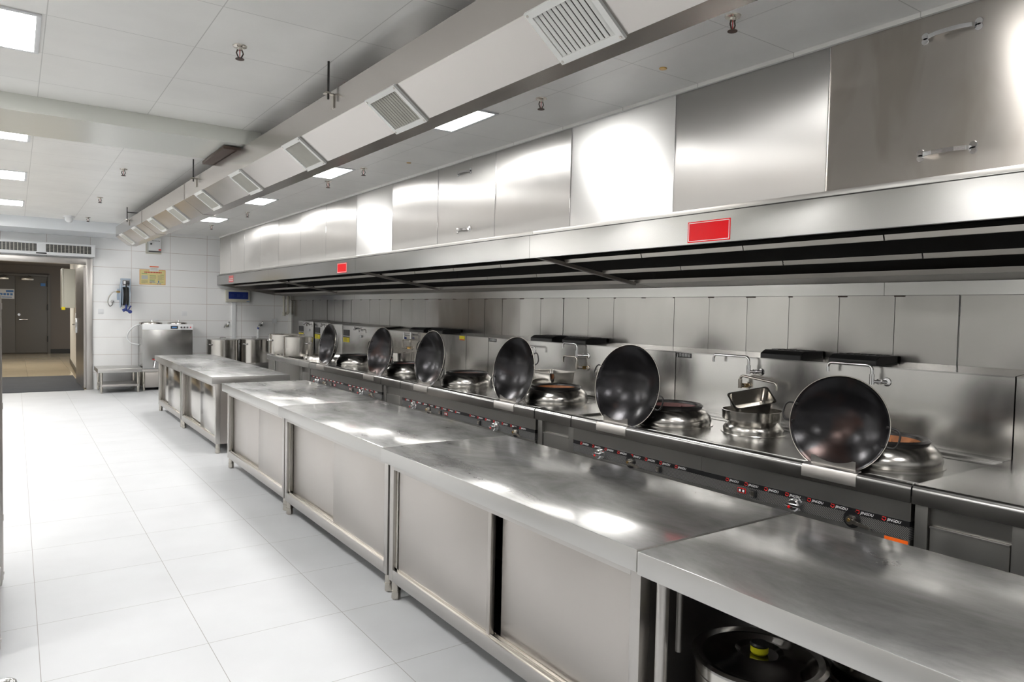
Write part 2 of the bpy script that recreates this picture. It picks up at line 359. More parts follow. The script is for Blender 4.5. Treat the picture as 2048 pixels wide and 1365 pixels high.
def struct(name, bm, m, parent=None, smooth=0):
    o = obj(name, bm, m, parent, smooth)
    if parent is None: o['kind'] = 'structure'
    return o
def dup(root, loc, label=None, group=None):
    r = root.copy(); COL.objects.link(r); r.location = loc
    if label: r['label'] = label
    if group: r['group'] = group
    for ch in list(root.children):
        c = ch.copy(); COL.objects.link(c); c.parent = r; c.matrix_parent_inverse = ch.matrix_parent_inverse.copy()
        for g in list(ch.children):
            d = g.copy(); COL.objects.link(d); d.parent = c; d.matrix_parent_inverse = g.matrix_parent_inverse.copy()
    return r

# ================================================================== the room
struct('floor', box(BM(), XL - .1, YN - .1, -.1, XR + .1, YW, 0), M['floor'])
struct('ceiling', box(BM(), XL - .1, YN - .1, CEIL, XR + .1, YW + .1, CEIL + .1), M['ceil'])
DX0, DX1, DH = -1.0, 1.03, 2.215
b = BM(); box(b, DX1, YW, 0, XR + .1, YW + .12, CEIL); box(b, DX0, YW, DH, DX1, YW + .12, CEIL); box(b, XL - .1, YW, 0, DX0, YW + .12, CEIL)
struct('wall_far', b, M['wall_y'])
struct('wall_right', box(BM(), XR + .012, YN, 0, XR + .12, YW, CEIL), M['wall_x'])
struct('wall_left', box(BM(), XL - .1, YN, 0, XL, YW, CEIL), M['wall_x'])
struct('wall_near', box(BM(), XL, YN - .1, 0, XR, YN, CEIL), M['wall_y'])
# downstand beam and end bulkhead under the ceiling
struct('trim_1', box(BM(), XL, 5.65, 2.76, 1.56, 6.42, CEIL), M['beam'])
b = BM(); box(b, XL, 13.5, 2.695, 1.75, YW, CEIL); struct('trim_2', b, M['bulk'])
# steel wall plates behind the range
b = BM(); seams = [6.72, 6.36, 5.99, 5.61, 5.23, 4.87, 4.50, 4.13, 3.76, 3.40, 3.04, 2.66, 2.29, 1.91]
ys = [1.91 - .37 * k for k in range(14, 0, -1)] + seams[::-1] + [6.72 + .372 * k for k in range(1, 21)] + [14.3]
ys = [y for y in ys if y <= 14.3]
for a, c in zip(ys, ys[1:]):
    g = 0.0016; g0 = g1 = g
    for yy in (1.91, 5.61, 5.99):
        if abs(a - yy) < .01: g0 = 0.007
    t = random.uniform(-.0025, .0025); t2 = random.uniform(-.003, .003)
    v = [(XR + t, a + g0, .62), (XR - t, c - g1, .62), (XR - t + t2, c - g1, 1.685), (XR + t + t2, a + g0, 1.685)]
    vv = [b.verts.new(p) for p in v]; wv = [b.verts.new((p[0] + .006, p[1], p[2])) for p in v]
    b.faces.new(vv); b.faces.new(wv[::-1])
    for i in range(4): b.faces.new((vv[i], wv[i], wv[(i + 1) % 4], vv[(i + 1) % 4]))
struct('trim_3', b, M['plate'])
b = BM()
for a, c in ((-3.3, .9), (.9, 2.35), (2.352, 7.1), (7.102, 11.0), (11.002, 14.3)): box(b, XR - .022, a, 1.68, XR + .012, c, 1.765, .002)
struct('trim_4', b, M['fascia'])
# little rusty fixing marks under the band
b = BM()
for y in ys:
    if y > 1.4: box(b, XR - .006, y - .012 + random.uniform(-.06, .02), 1.672, XR - .001, y + random.uniform(0, .02), 1.681)
struct('trim_5', b, M['rust'])

# doorway to the corridor
dr = bpy.data.objects.new('door_1', None); COL.objects.link(dr); dr['kind'] = 'structure'; dr.location = (DX1, YW, 0)
b = BM(); box(b, DX1 - .005, YW - .03, 0, DX1 + .09, YW + .14, DH + .10, .003); box(b, DX0 - .09, YW - .03, 0, DX0 + .005, YW + .14, DH + .10, .003)
box(b, DX0, YW - .028, DH - .005, DX1, YW + .14, DH + .10, .003); obj('door_frame', b, M['frame'], dr)
b = BM(); prism(b, [(.995, YW + .15), (.955, YW + 1.44), (.99, YW + 1.44), (1.03, YW + .15)], 'z', .015, DH - .03); lf = obj('door_leaf', b, M['frame'], dr)
b = BM(); box(b, .94, YW + 1.30, .96, .965, YW + 1.36, 1.24, .003); cyl(b, (.95, YW + 1.33, 1.12), (.895, YW + 1.33, 1.12), .011); cyl(b, (.90, YW + 1.33, 1.12), (.91, YW + 1.21, 1.12), .011)
obj('door_handle', b, M['chrome'], lf)
# corridor shell
struct('floor_corridor', box(BM(), -3.0, YW, -.1, 2.0, 25.6, 0), M['floor_c'])
struct('ceiling_corridor', box(BM(), -3.0, YW + .12, 2.62, 2.0, 25.6, 2.72), M['corr'])
struct('wall_corridor_far', box(BM(), -3.0, 25.4, 0, 2.0, 25.6, 2.7), M['corr'])
struct('wall_corridor_left', box(BM(), -3.1, YW + .12, 0, -3.0, 25.6, 2.7), M['corr'])
b = BM(); prism(b, [(1.035, 14.70), (1.04, 16.0), (1.145, 21.3), (1.26, 21.3), (1.15, 16.0), (1.15, 14.70)], 'z', 0, 2.62); struct('wall_corridor_right', b, M['partition'])
b = BM(); prism(b, [(1.02, 14.72), (1.025, 16.0), (1.13, 21.3), (1.144, 21.3), (1.039, 16.0), (1.034, 14.72)], 'z', 0, .11); box(b, .86, 25.37, 0, 2.0, 25.4, .13); struct('baseboard_corridor', b, M['skirt'])
# far double door in the corridor
d2 = bpy.data.objects.new('door_2', None); COL.objects.link(d2); d2['kind'] = 'structure'; d2.location = (0, 25.4, 0)
b = BM(); box(b, .79, 25.34, 0, .86, 25.4, 2.36, .003); box(b, -.86, 25.34, 0, -.79, 25.4, 2.36, .003); box(b, -.79, 25.34, 2.30, .79, 25.4, 2.36, .003); obj('door_frame', b, M['door_g'], d2)
for s in (-1, 1):
    b = BM(); box(b, min(.004 * s, .785 * s), 25.35, .03, max(.004 * s, .785 * s), 25.395, 2.295, .003); l = obj('door_leaf', b, M['door_g'], d2)
    b = BM(); box(b, .3 * s - .15, 25.29, 2.18, .3 * s + .15, 25.35, 2.24, .006); tube(b, [(.3 * s, 25.3, 2.24), (.3 * s + .12, 25.2, 2.27), (.3 * s + .02, 25.34, 2.31)], .012); obj('door_closer', b, M['nickel'], l)
b = BM(); cyl(b, (.10, 25.35, 1.02), (.10, 25.29, 1.02), .013); cyl(b, (.10, 25.295, 1.02), (.30, 25.295, 1.02), .013); cyl(b, (.09, 25.36, 1.16), (.09, 25.335, 1.16), .035); obj('door_handle', b, M['chrome'], d2)
b = BM()
for z in (.35, 1.3, 2.0): box(b, .775, 25.325, z, .80, 25.35, z + .18)
obj('hinge', b, M['black'], d2)
s = thing('door_sign', 'small white and blue sign on the left leaf of the corridor double door', 'sign', (-.32, 25.34, 1.62))
obj('plate', box(BM(), -.42, 25.335, 1.62, -.02, 25.35, 1.90), M['paper'], s)
b = BM(); box(b, -.22, 25.331, 1.81, -.04, 25.336, 1.87)
for i in range(4): box(b, -.36 + i * .08, 25.331, 1.72, -.30 + i * .08, 25.336, 1.78)
box(b, -.36, 25.331, 1.655, -.08, 25.336, 1.675); obj('lettering', b, M['ink_b'], s)
single('door_tag', box(BM(), .62, 25.335, 2.02, .74, 25.35, 2.10), M['ink_b'], 'little blue and white tag high on the right corridor door leaf', 'sign')
single('door_mat', box(BM(), -1.15, 14.44, 0, .985, 17.42, .012, .004), M['mat'], 'dark charcoal entrance mat lying across the doorway', 'mat')
cl = thing('corridor_light', 'square corridor ceiling light just beyond the doorway lintel', 'ceiling light', (-.1, 16.6, 2.60))
obj('frame', box(BM(), -.42, 16.28, 2.606, .22, 16.92, 2.62, .002), M['white'], cl); obj('diffuser', box(BM(), -.40, 16.30, 2.602, .20, 16.90, 2.607), M['lamp_c'], cl, 0)
dup(cl, (-.1, 20.6, 2.60), 'second square corridor ceiling light, deeper in past the doorway')  # unseen copy, added to brighten the corridor floor
# grey electrical cabinet in the corridor
c = thing('electrical_cabinet', 'grey wall cabinet with yellow corner caps beyond the doorway', 'cabinet', (1.0, 18.7, 1.42))
obj('body', box(BM(), .875, 18.4, 1.42, 1.085, 19.0, 2.28, .008), M['grey'], c)
obj('front_cover', box(BM(), .840, 18.39, 1.41, .875, 19.01, 2.29, .008), M['grey'], c)
b = BM(); box(b, .830, 18.38, 1.375, .90, 18.45, 1.44, .004); obj('corner_cap', b, M['yellow'], c, label='yellow corner cap')
single('corridor_socket', box(BM(), 1.045, 17.6, 1.22, 1.078, 17.69, 1.31, .004), M['white'], 'white socket on the corridor partition under the grey cabinet', 'socket')

# ================================================================== ceiling fittings
LBL = {(-.2, 4.35): 'square light panel at the upper left, nearest the camera', (-.2, 6.93): 'light panel just past the ceiling beam, second in the left row',
       (-.2, 9.25): 'third light panel from the camera in the left row', (-.2, 11.78): 'farthest light panel in the left row, before the far wall',
       (2.38, 4.35): 'nearest visible light panel between steel duct and hood', (2.38, 6.82): 'second light panel along the strip between duct and hood',
       (2.38, 9.25): 'third light panel along the strip between duct and hood', (2.38, 11.72): 'farthest light panel between duct and hood',
       (-.2, 1.9): 'light panel in the left row just above the camera', (-.2, -.55): 'light panel in the left row behind the camera',
       (2.38, 1.2): 'light panel between duct and hood above the upper right picture edge', (2.38, -.55): 'light panel between duct and hood behind the camera',
       (-1.85, 3.2): 'light panel near the left wall beside the steel rack', (-1.85, 8.0): 'light panel near the left wall in mid room', (-1.85, 10.4): 'light panel near the left wall before the far end', (-1.85, 12.7): 'light panel near the left wall at the far end'}  # last two panels are unseen, added to brighten the far wall
first = None
for (x, y), lab in LBL.items():
    full = 'recessed white ' + lab
    if first is None:
        first = thing('ceiling_light', full, 'ceiling light', (x, y, CEIL - .012), 'recessed ceiling light panels')
        b = BM(); h = .31; fr = .022
        for q in ((-h, -h, h, -h + fr), (-h, h - fr, h, h), (-h, -h + fr, -h + fr, h - fr), (h - fr, -h + fr, h, h - fr)): box(b, x + q[0], y + q[1], CEIL - .010, x + q[2], y + q[3], CEIL - .0005, .002)
        obj('frame', b, M['white'], first)
        obj('diffuser', box(BM(), x - h + fr, y - h + fr, CEIL - .007, x + h - fr, y + h - fr, CEIL - .0005), M['lamp'], first, 0)
    else: dup(first, (x, y, CEIL - .012), full)
SPK = [((.959, 3.87), 'rusty sprinkler head left of the duct, nearest the camera'), ((2.64, 2.09), 'rusty sprinkler head above the largest hood panels at upper right'),
       ((2.714, 3.6), 'sprinkler head beside the nearest ceiling light right of the duct'), ((2.733, 6.42), 'sprinkler head just before the second right-hand light panel'),
       ((2.719, 7.32), 'sprinkler head just past the second right-hand light panel'), ((2.715, 10.49), 'sprinkler head between the two farthest right-hand light panels'),
       ((2.684, 12.6), 'farthest sprinkler head right of the duct'), ((.89, 8.06), 'sprinkler head left of the duct, first beyond the beam'),
       ((.886, 10.4), 'sprinkler head left of the duct, second beyond the beam'), ((.938, 12.93), 'small sprinkler head beside the dome detector at the far end')]
first = None
for (x, y), lab in SPK:
    if first is None:
        first = thing('sprinkler_head', lab, 'sprinkler', (x, y, CEIL), 'ceiling sprinkler heads')
        z = CEIL; b = BM(); lathe(b, [(0, z), (.036, z), (.034, z - .006), (.016, z - .010), (.013, z - .022), (0, z - .022)], (x, y, 0), 20); obj('escutcheon', b, M['nickel'], first)
        b = BM()
        for s_ in (-1, 1): tube(b, [(x + s_ * .011, y, z - .020), (x + s_ * .017, y, z - .038), (x + s_ * .006, y, z - .062)], .0036, 8)
        lathe(b, [(0, z - .060), (.008, z - .060), (.022, z - .066), (.022, z - .069), (0, z - .069)], (x, y, 0), 16); obj('deflector', b, M['rust'], first)
        obj('bulb', cyl(BM(), (x, y, z - .022), (x, y, z - .058), .0022), M['glassred'], first)
    else: dup(first, (x, y, CEIL), lab)
z = CEIL
d = thing('ceiling_detector', 'white dome detector on the ceiling before the far bulkhead', 'detector', (.686, 12.93, z))
b = BM(); lathe(b, [(0, z), (.075, z), (.075, z - .03), (.06, z - .035), (0, z - .035)], (.686, 12.93, 0), 24); obj('base', b, M['white'], d)
b = BM(); lathe(b, [(.055, z - .034), (.055, z - .06), (.045, z - .085), (.025, z - .10), (0, z - .104)], (.686, 12.93, 0), 24); obj('dome', b, M['white'], d)
for (x, y, lab) in ((2.90, 2.75, 'small rusty cap on the ceiling near the big light-toned hood panel'), (2.95, 5.9, 'small rusty cap on the ceiling above the handled mid panel')):
    b = BM(); lathe(b, [(0, CEIL), (.022, CEIL), (.020, CEIL - .005), (0, CEIL - .006)], (x, y, 0), 16); single('ceiling_disc', b, M['brass'], lab, 'cap', 'rusty ceiling caps')

# ------------------------------------------------------------------ the supply duct
def dx(y): return 1.503 - .0178 * y
DY0, DY1 = -3.2, 12.54
dt = thing('supply_duct', 'long stainless air duct with white grilles hanging below the ceiling', 'duct', (dx(4), 4, 2.437))
sec = [(0, 2.72), (0, 2.565), (.17, 2.437), (.28, 2.437), (.45, 2.565), (.45, 2.72)]
b = BM(); joints = [DY0, .4, 7.62, 10.15, DY1]
for a, c in zip(joints, joints[1:]):
    A = [b.verts.new((dx(a) + o, a + .0006, zz)) for o, zz in sec]; B = [b.verts.new((dx(c) + o, c - .0006, zz)) for o, zz in sec]
    b.faces.new(A); b.faces.new(B[::-1])
    for i in range(6): b.faces.new((A[i], B[i], B[(i + 1) % 6], A[(i + 1) % 6]))
obj('casing', b, M['duct'], dt, 0)
for a in joints[1:-1]:   # raised seam laps
    b = BM()
    A = [b.verts.new((dx(a) + o * 1.02 - .004, a - .013, zz + (-.003 if zz < 2.5 else 0))) for o, zz in sec]; B = [b.verts.new((dx(a) + o * 1.02 - .004, a + .013, zz + (-.003 if zz < 2.5 else 0))) for o, zz in sec]
    b.faces.new(A); b.faces.new(B[::-1])
    for i in range(6): b.faces.new((A[i], B[i], B[(i + 1) % 6], A[(i + 1) % 6]))
    obj('seam_strip', b, M['duct'], dt, 0)
u = Vector((.17, 0, -.128)); FL = u.length; u.normalize(); nrm = Vector((-u.z, 0, u.x)) * -1
if nrm.x > 0: nrm = -nrm
GR = GRILLES = [1.885, 3.205, 4.49, 5.79, 7.0, 8.33, 9.55, 10.79, 11.97]
first = None
def quadbox(bm, o, du, dv, dn):
    """box from corner o with edge vectors"""
    P = [o, o + du, o + du + dv, o + dv]; A = [bm.verts.new(p) for p in P]; B = [bm.verts.new(p + dn) for p in P]
    bm.faces.new(A); bm.faces.new(B[::-1])
    for i in range(4): bm.faces.new((A[i], B[i], B[(i + 1) % 4], A[(i + 1) % 4]))
for gi, gy in enumerate(GRILLES):
    hw = .16
    o = Vector((dx(gy), gy, 2.565)) - u * .006; W = FL + .012; ey = Vector((-.0178, 1, 0)).normalized(); fr = .026; b = BM()
    for (a0, a1, v0, v1) in ((0, fr, -hw, hw), (W - fr, W, -hw, hw), (fr, W - fr, -hw, -hw + fr), (fr, W - fr, hw - fr, hw)):
        quadbox(b, o + u * a0 + ey * v0, u * (a1 - a0), ey * (v1 - v0), nrm * .012)
    g = obj('air_grille', b, M['grille'], dt, 0)
    b = BM(); quadbox(b, o + u * fr + ey * (-hw + fr), u * (W - 2 * fr), ey * (2 * hw - 2 * fr), nrm * .001); obj('grille_throat', b, M['skirt'], g, 0)
    b = BM(); ns = 11
    for k in range(ns):
        v = -hw + fr + (k + .25) * (2 * hw - 2 * fr) / ns
        quadbox(b, o + u * fr + ey * (v + .004) + nrm * .001, u * (W - 2 * fr), (nrm * .006 + ey * .013) if gi == 0 else (nrm * .008 + ey * .006), nrm * .0014 - ey * .0006)
    obj('grille_slats', b, M['grille'] if gi == 0 else M['slat'], g, 0)
    b = BM()
    for a in (.012, W - .012):
        for v in (-hw + .012, hw - .012): cyl(b, o + u * a + ey * v + nrm * .011, o + u * a + ey * v + nrm * .015, .005, seg=10)
    obj('screws', b, M['nickel'], g)
# hanger rods
for y, lab in ((3.80, 'blackened hanger rod with bracket holding the duct, nearest the camera'), (7.08, 'hanger rod holding the duct just beyond the beam'), (11.16, 'hanger rod holding the far end of the duct')):
    x = dx(y) - .028
    h = thing('duct_hanger', lab, 'hanger rod', (x, y, 2.66), 'duct hanger rods')
    obj('rod', cyl(BM(), (x, y, CEIL), (x, y, 2.665), .006), M['rodk'], h)
    b = BM(); box(b, x - .025, y - .018, 2.692, dx(y) - .001, y + .018, 2.697); box(b, dx(y) - .007, y - .018, 2.62, dx(y) - .001, y + .018, 2.697); lathe(b, [(0, 2.697), (.016, 2.697), (.016, 2.704), (0, 2.704)], (x, y, 0), 6); obj('bracket', b, M['nickel'], h)
    if y > 11: obj('crossbar', cyl(BM(), (x, y, 2.80), (x + .42, y, 2.80), .006), M['rodk'], h)
b = BM(); box(b, dx(5.9) - .09, 5.75, 2.728, dx(5.9) + .10, 6.5, 2.752, .002); single('packing_plank', b, M['rust'], 'reddish brown plank wedged between the beam and the duct', 'plank')

# ================================================================== hood, cladding
CL = [-2.86, -1.89, -.92, .05, 1.02, 1.993, 2.978, 3.954, 4.931, 5.904, 6.882, 7.847, 8.833, 9.814, 10.823, 11.812, 12.78, 13.72, YW]
KIND = {1.02: 'clads', 1.993: 'cladh', 2.978: 'cladv', 3.954: 'cladh', 4.931: 'cladh', 5.904: 'cladh', 6.882: 'cladv', .05: 'cladv', -1.89: 'cladv'}
ORD = ['first', 'second', 'third', 'fourth', 'fifth', 'sixth', 'seventh', 'eighth', 'ninth', 'tenth', 'eleventh', 'twelfth', 'thirteenth', 'fourteenth', 'fifteenth', 'sixteenth', 'seventeenth', 'eighteenth', 'nineteenth']
SPECIAL = {1.02: 'greasy steel panel above the hood at upper right, with two large pull handles', 1.993: 'steel panel with level glare bands just left of the near handled panel',
           2.978: 'bright pale steel panel above the hood, left of the large red sticker', 4.931: 'narrow-looking steel panel above the hood with two small handles, mid wall', 3.954: 'banded steel panel between the bright pale panel and the mid handled one',
           6.882: 'paler upright-glare steel panel above the small red square sticker', 5.904: 'banded steel panel just left of the mid handled panel'}
n = 0
for i in range(len(CL) - 2, -1, -1):
    a, c = CL[i], CL[i + 1]; n += 1
    lab = SPECIAL.get(a, 'brushed steel cladding panel above the hood, %s from the far tiled wall' % ORD[n - 1])
    t = thing('cladding_panel', lab, 'wall panel', (XH, (a + c) / 2, 2.125), 'steel cladding panels above the hood')
    k1, k2 = random.uniform(-.002, .002), random.uniform(-.002, .002)
    b = BM(); prism(b, [(XH + .012 + k1, 2.1435), (XH + .014, CEIL), (XH + .03, CEIL), (XH + .03, 2.1435)], 'y', a + .0022, c - .0012)
    obj('sheet', b, M[KIND.get(a, 'cladh')], t, 0)
    b = BM(); box(b, XH + .008, c - .0022, 2.1435, XH + .02, c + .001, CEIL); obj('joint_strip', b, M['chrome'], t)
    if a in (1.02, 4.931):
        hy = 1.445 if a == 1.02 else 5.43
        for hz in (2.247, 2.752):
            b = BM()
            for s_ in (-1, 1):
                lathe(b, [(0, .004), (.015, .004), (.017, 0), (0, 0)], (XH + .012, hy + s_ * .105, hz + .011), 14, Matrix.Rotation(-PI / 2, 4, 'Y')); lathe(b, [(0, .004), (.015, .004), (.017, 0), (0, 0)], (XH + .012, hy + s_ * .105, hz - .011), 14, Matrix.Rotation(-PI / 2, 4, 'Y'))
            pts = [(XH + .010, hy - .10, hz), (XH - .012, hy - .085, hz), (XH - .026, hy - .045, hz), (XH - .029, hy, hz), (XH - .026, hy + .045, hz), (XH - .012, hy + .085, hz), (XH + .010, hy + .10, hz)]
            for p, q in zip(pts, pts[1:]):
                quadbox(b, Vector(p) - Vector((0, 0, .009)), Vector(q) - Vector(p), Vector((0, 0, .018)), Vector((.004, 0, 0)))
            obj('pull_handle', b, M['chrome'], t, 50)
struct('trim_6', box(BM(), XH - .008, YN, CEIL - .022, XH + .012, YW, CEIL - .001), M['ceil'])
struct('wall_hood_backing', box(BM(), XH + .03, YN, 2.13, XH + .06, YW, CEIL), M['frame'])
HS = [YW - .005, 11.165, 7.73, 4.357, .97, -2.45]
HL = ['stainless extraction hood section over the soup stove by the far wall', 'stainless hood section with a small square red sticker', 'stainless hood section in the middle of the row, left of the big red sticker', 'stainless hood section at right carrying the large red sticker', 'stainless hood section at the near end, beyond the right edge']
for (y1, y0), lab in zip(zip(HS, HS[1:]), HL):
    h = thing('extraction_hood', lab, 'extractor hood', (3.9, (y0 + y1) / 2, 1.70), 'extraction hood sections')
    a, c = y0 + .0015, y1 - .0015
    b = BM(); prism(b, [(3.205, 2.115), (3.205, 1.938), (3.235, 1.938), (3.235, 1.948), (3.211, 1.948), (3.211, 2.107), (XH + .01, 2.107), (XH + .01, 2.115)], 'y', a, c); obj('fascia', b, M['fascia'], h, 0)
    obj('ledge_strip', box(BM(), 3.232, a, 2.1165, 3.262, c, 2.143, .001), M['edge'], h)
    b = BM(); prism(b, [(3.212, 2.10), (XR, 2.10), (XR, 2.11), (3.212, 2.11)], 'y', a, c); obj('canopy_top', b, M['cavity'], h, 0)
    obj('shadow_gap', box(BM(), 3.2042, a, 2.1075, 3.212, c, 2.1125), M['cavity'], h, 0)  # solid dark strip painted in as the shade of the gap
    nf = 4; st = (c - a - .06) / nf
    for k in range(nf):
        p, q = a + .03 + k * st + .004, a + .03 + (k + 1) * st - .004
        for (lx, lz) in ((3.52, 1.918), (3.92, 1.853)):
            b = BM(); prism(b, [(lx + .010, lz), (lx, lz + .026), (lx + .004, lz + .026), (lx + .014, lz + .004), (lx + .20, lz + .030), (lx + .20, lz + .022), (lx + .012, lz - .002)], 'y', p, q)
            obj('baffle_filter', b, M['filter'], h, 0)
    b = BM(); prism(b, [(4.310, 1.790), (4.30, 1.820), (4.304, 1.820), (4.314, 1.796), (4.555, 1.776), (XR - .002, 1.776), (XR - .002, 1.766), (4.56, 1.766)], 'y', a, c); obj('grease_trough', b, M['filter'], h, 0)
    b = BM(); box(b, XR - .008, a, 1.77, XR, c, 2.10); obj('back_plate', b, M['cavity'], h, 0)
    b = BM()
    for yy in (c - .012,):
        prism(b, [(3.236, 1.945), (4.30, 1.775), (4.30, 1.80), (3.236, 1.972)], 'y', yy - .028, yy + .010); prism(b, [(4.30, 1.79), (4.57, 1.762), (4.57, 1.775), (4.30, 1.81)], 'y', yy - .008, yy + .004)
    obj('cross_rib', b, M['filter'], h, 0)
    b = BM()
    if y1 > 14: prism(b, [(3.212, 1.94), (4.30, 1.775), (XR - .01, 1.766), (XR - .01, 2.10), (3.212, 2.10)], 'y', c - .006, c); obj('end_plate', b, M['frame'], h, 0)
    else: b.free()
    if y0 == .97 or y0 == 7.73:
        s0, s1, z0, z1 = (2.508, 2.806, 1.9465, 2.065) if y0 == .97 else (7.99, 8.285, 1.955, 2.072)
        if y0 == 7.73: h = h
        lb = obj('warning_sticker', box(BM(), 3.2035, s0, z0, 3.205, s1, z1), M['red'], h, 0, label='glossy blank red sticker with a thin white border')
        b = BM(); e = .006; t_ = .0035
        for q in ((s0 + e, z0 + e, s1 - e, z0 + e + t_), (s0 + e, z1 - e - t_, s1 - e, z1 - e), (s0 + e, z0 + e, s0 + e + t_, z1 - e), (s1 - e - t_, z0 + e, s1 - e, z1 - e)): box(b, 3.2029, q[0], q[1], 3.2037, q[2], q[3])
        obj('sticker_border', b, M['ink_w'], lb, 0)
    if y1 > 14:
        lb = obj('warning_sticker', box(BM(), 3.2035, 13.30, 1.965, 3.205, 13.63, 2.085), M['pink'], h, 0, label='faded red sticker with pale lines')
        b = BM()
        for zz in (2.02, 1.99): box(b, 3.2029, 13.32, zz, 3.2037, 13.61, zz + .012)
        obj('sticker_print', b, M['ink_w'], lb, 0)

# ================================================================== work cabinets down the middle
def work_cabinet(x0, y0, y1, lab, gap_at, mirror_door='door'):
    x1 = x0 + .80
    t = thing('work_cabinet', lab, 'work cabinet', ((x0 + x1) / 2, (y0 + y1) / 2, 0), 'stainless work cabinets down the middle')
    b = BM(); box(b, x0, y0 + .0015, .728, x1, y1 - .0015, .80, .004, 2); edge_slots(obj('worktop', b, [M['top'], M['edge']], t))
    fx = x0 + .045; bx = x1 - .03; a, c = y0 + .025, y1 - .025
    b = BM()
    for (p, q) in ((a, a + .045), (c - .045, c)): box(b, fx, p, .10, fx + .045, q, .728, .003)
    box(b, fx, a + .045, .690, fx + .035, c - .045, .728, .002); box(b, fx, a + .045, .10, fx + .045, c - .045, .165, .003)
    obj('face_frame', b, M['frame'], t)
    b = BM(); box(b, fx + .0452, a, .10, bx, a + .006, .728); box(b, fx + .0452, c - .006, .10, bx, c, .728); box(b, bx - .006, a, .10, bx, c, .728); box(b, fx + .045, a + .007, .12, bx - .007, c - .007, .13); box(b, fx + .15, a + .007, .42, bx - .007, c - .007, .43); obj('carcass', b, M['dark' if y0 < 1.6 else 'door'], t, 0)  # nearest cabinet's shaded side is painted with the darker steel
    b = BM()
    for xx in (fx + .012, fx + .036, fx + .058): box(b, xx, a + .045, .165, xx + .003, c - .045, .176)
    for xx in (fx + .012, fx + .036): box(b, xx, c - .075, .165, xx + .004, c - .045, .69)
    obj('door_track', b, M['nickel'], t, 0)
    mid = gap_at
    if y0 < 1.6:
        d = BM(); box(d, fx + .015, mid, .170, fx + .033, c - .085, .688, .002); box(d, fx + .010, mid - .004, .168, fx + .034, mid + .020, .690, .002); obj('sliding_door', d, M[mirror_door], t)
        d = BM(); box(d, fx + .040, a + .048, .170, fx + .058, mid - .045, .688, .002); obj('sliding_door', d, M[mirror_door], t)
    else:
      d = BM(); box(d, fx + .038, mid - .015, .168, fx + .056, c - .085, .688, .002); box(d, fx + .028, mid - .016, .168, fx + .057, mid + .006, .688, .002); obj('sliding_door', d, M[mirror_door], t)
      d = BM(); box(d, fx + .015, a + .048, .170, fx + .033, mid - .035, .688, .002); obj('sliding_door', d, M[mirror_door], t)
    for (lx, ly) in ((fx + .03, a + .03), (fx + .03, c - .03), (bx - .04, a + .03), (bx - .04, c - .03)):
        b = BM(); cyl(b, (lx, ly, .035), (lx, ly, .11), .023, seg=16); cyl(b, (lx, ly, .045), (lx, ly, .049), .0255, seg=16); cyl(b, (lx, ly, .008), (lx, ly, .04), .026, .024, seg=8); cyl(b, (lx, ly, 0), (lx, ly, .008), .02, .026, seg=8)
        obj('leg', b, M['nickel'], t)
    return t
M['mirror'] = steel('steel_polished_door', (0.60, 0.58, 0.55), rough=0.13, grain='z', smudge=0.03, wave=0.002, wscale=1.2)
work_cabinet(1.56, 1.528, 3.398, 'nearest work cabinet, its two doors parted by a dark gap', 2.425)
work_cabinet(1.575, 3.402, 5.212, 'work cabinet with overlapping pale doors, second from the camera', 4.28)
work_cabinet(1.585, 5.216, 6.985, 'work cabinet at the far end of the near run, third from the camera', 6.0)
work_cabinet(1.635, 7.64, 9.53, 'work cabinet with bare side panel standing beyond the gap in the row', 8.5, 'mirror')
work_cabinet(1.635, 9.535, 11.25, 'farthest work cabinet with polished mirror-like doors', 10.55, 'mirror')
# open table at the near end
tb = thing('open_work_table', 'open stainless table at the lower right with pots stored beneath', 'work table', (1.95, .65, 0))
TY0, TY1 = -.45, 1.518
edge_slots(obj('worktop', box(BM(), 1.55, TY0, .728, 2.35, TY1, .80, .004, 2), [M['top'], M['edge']], tb))
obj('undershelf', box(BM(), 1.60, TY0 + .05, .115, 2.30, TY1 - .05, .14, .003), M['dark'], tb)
obj('top_stiffener', box(BM(), 1.62, TY0 + .05, .70, 2.28, TY1 - .05, .728), M['filter'], tb)
for (lx, ly) in ((1.60, 1.455), (2.29, 1.455), (1.60, TY0 + .06), (2.29, TY0 + .06)):
    b = BM(); cyl(b, (lx, ly, .03), (lx, ly, .728), .019, seg=18); cyl(b, (lx, ly, 0), (lx, ly, .035), .014, .022, seg=14); obj('leg', b, M['frame'], tb)
obj('back_panel', box(BM(), 2.305, TY0 + .05, .12, 2.312, TY1 - .03, .728), M['dark'], tb, 0)  # added sheet that blocks light from the aisle behind, coloured dark
obj('brace', cyl(BM(), (1.648, 1.43, .50), (1.648, 1.43, .70), .010, seg=12), M['dark'], tb)

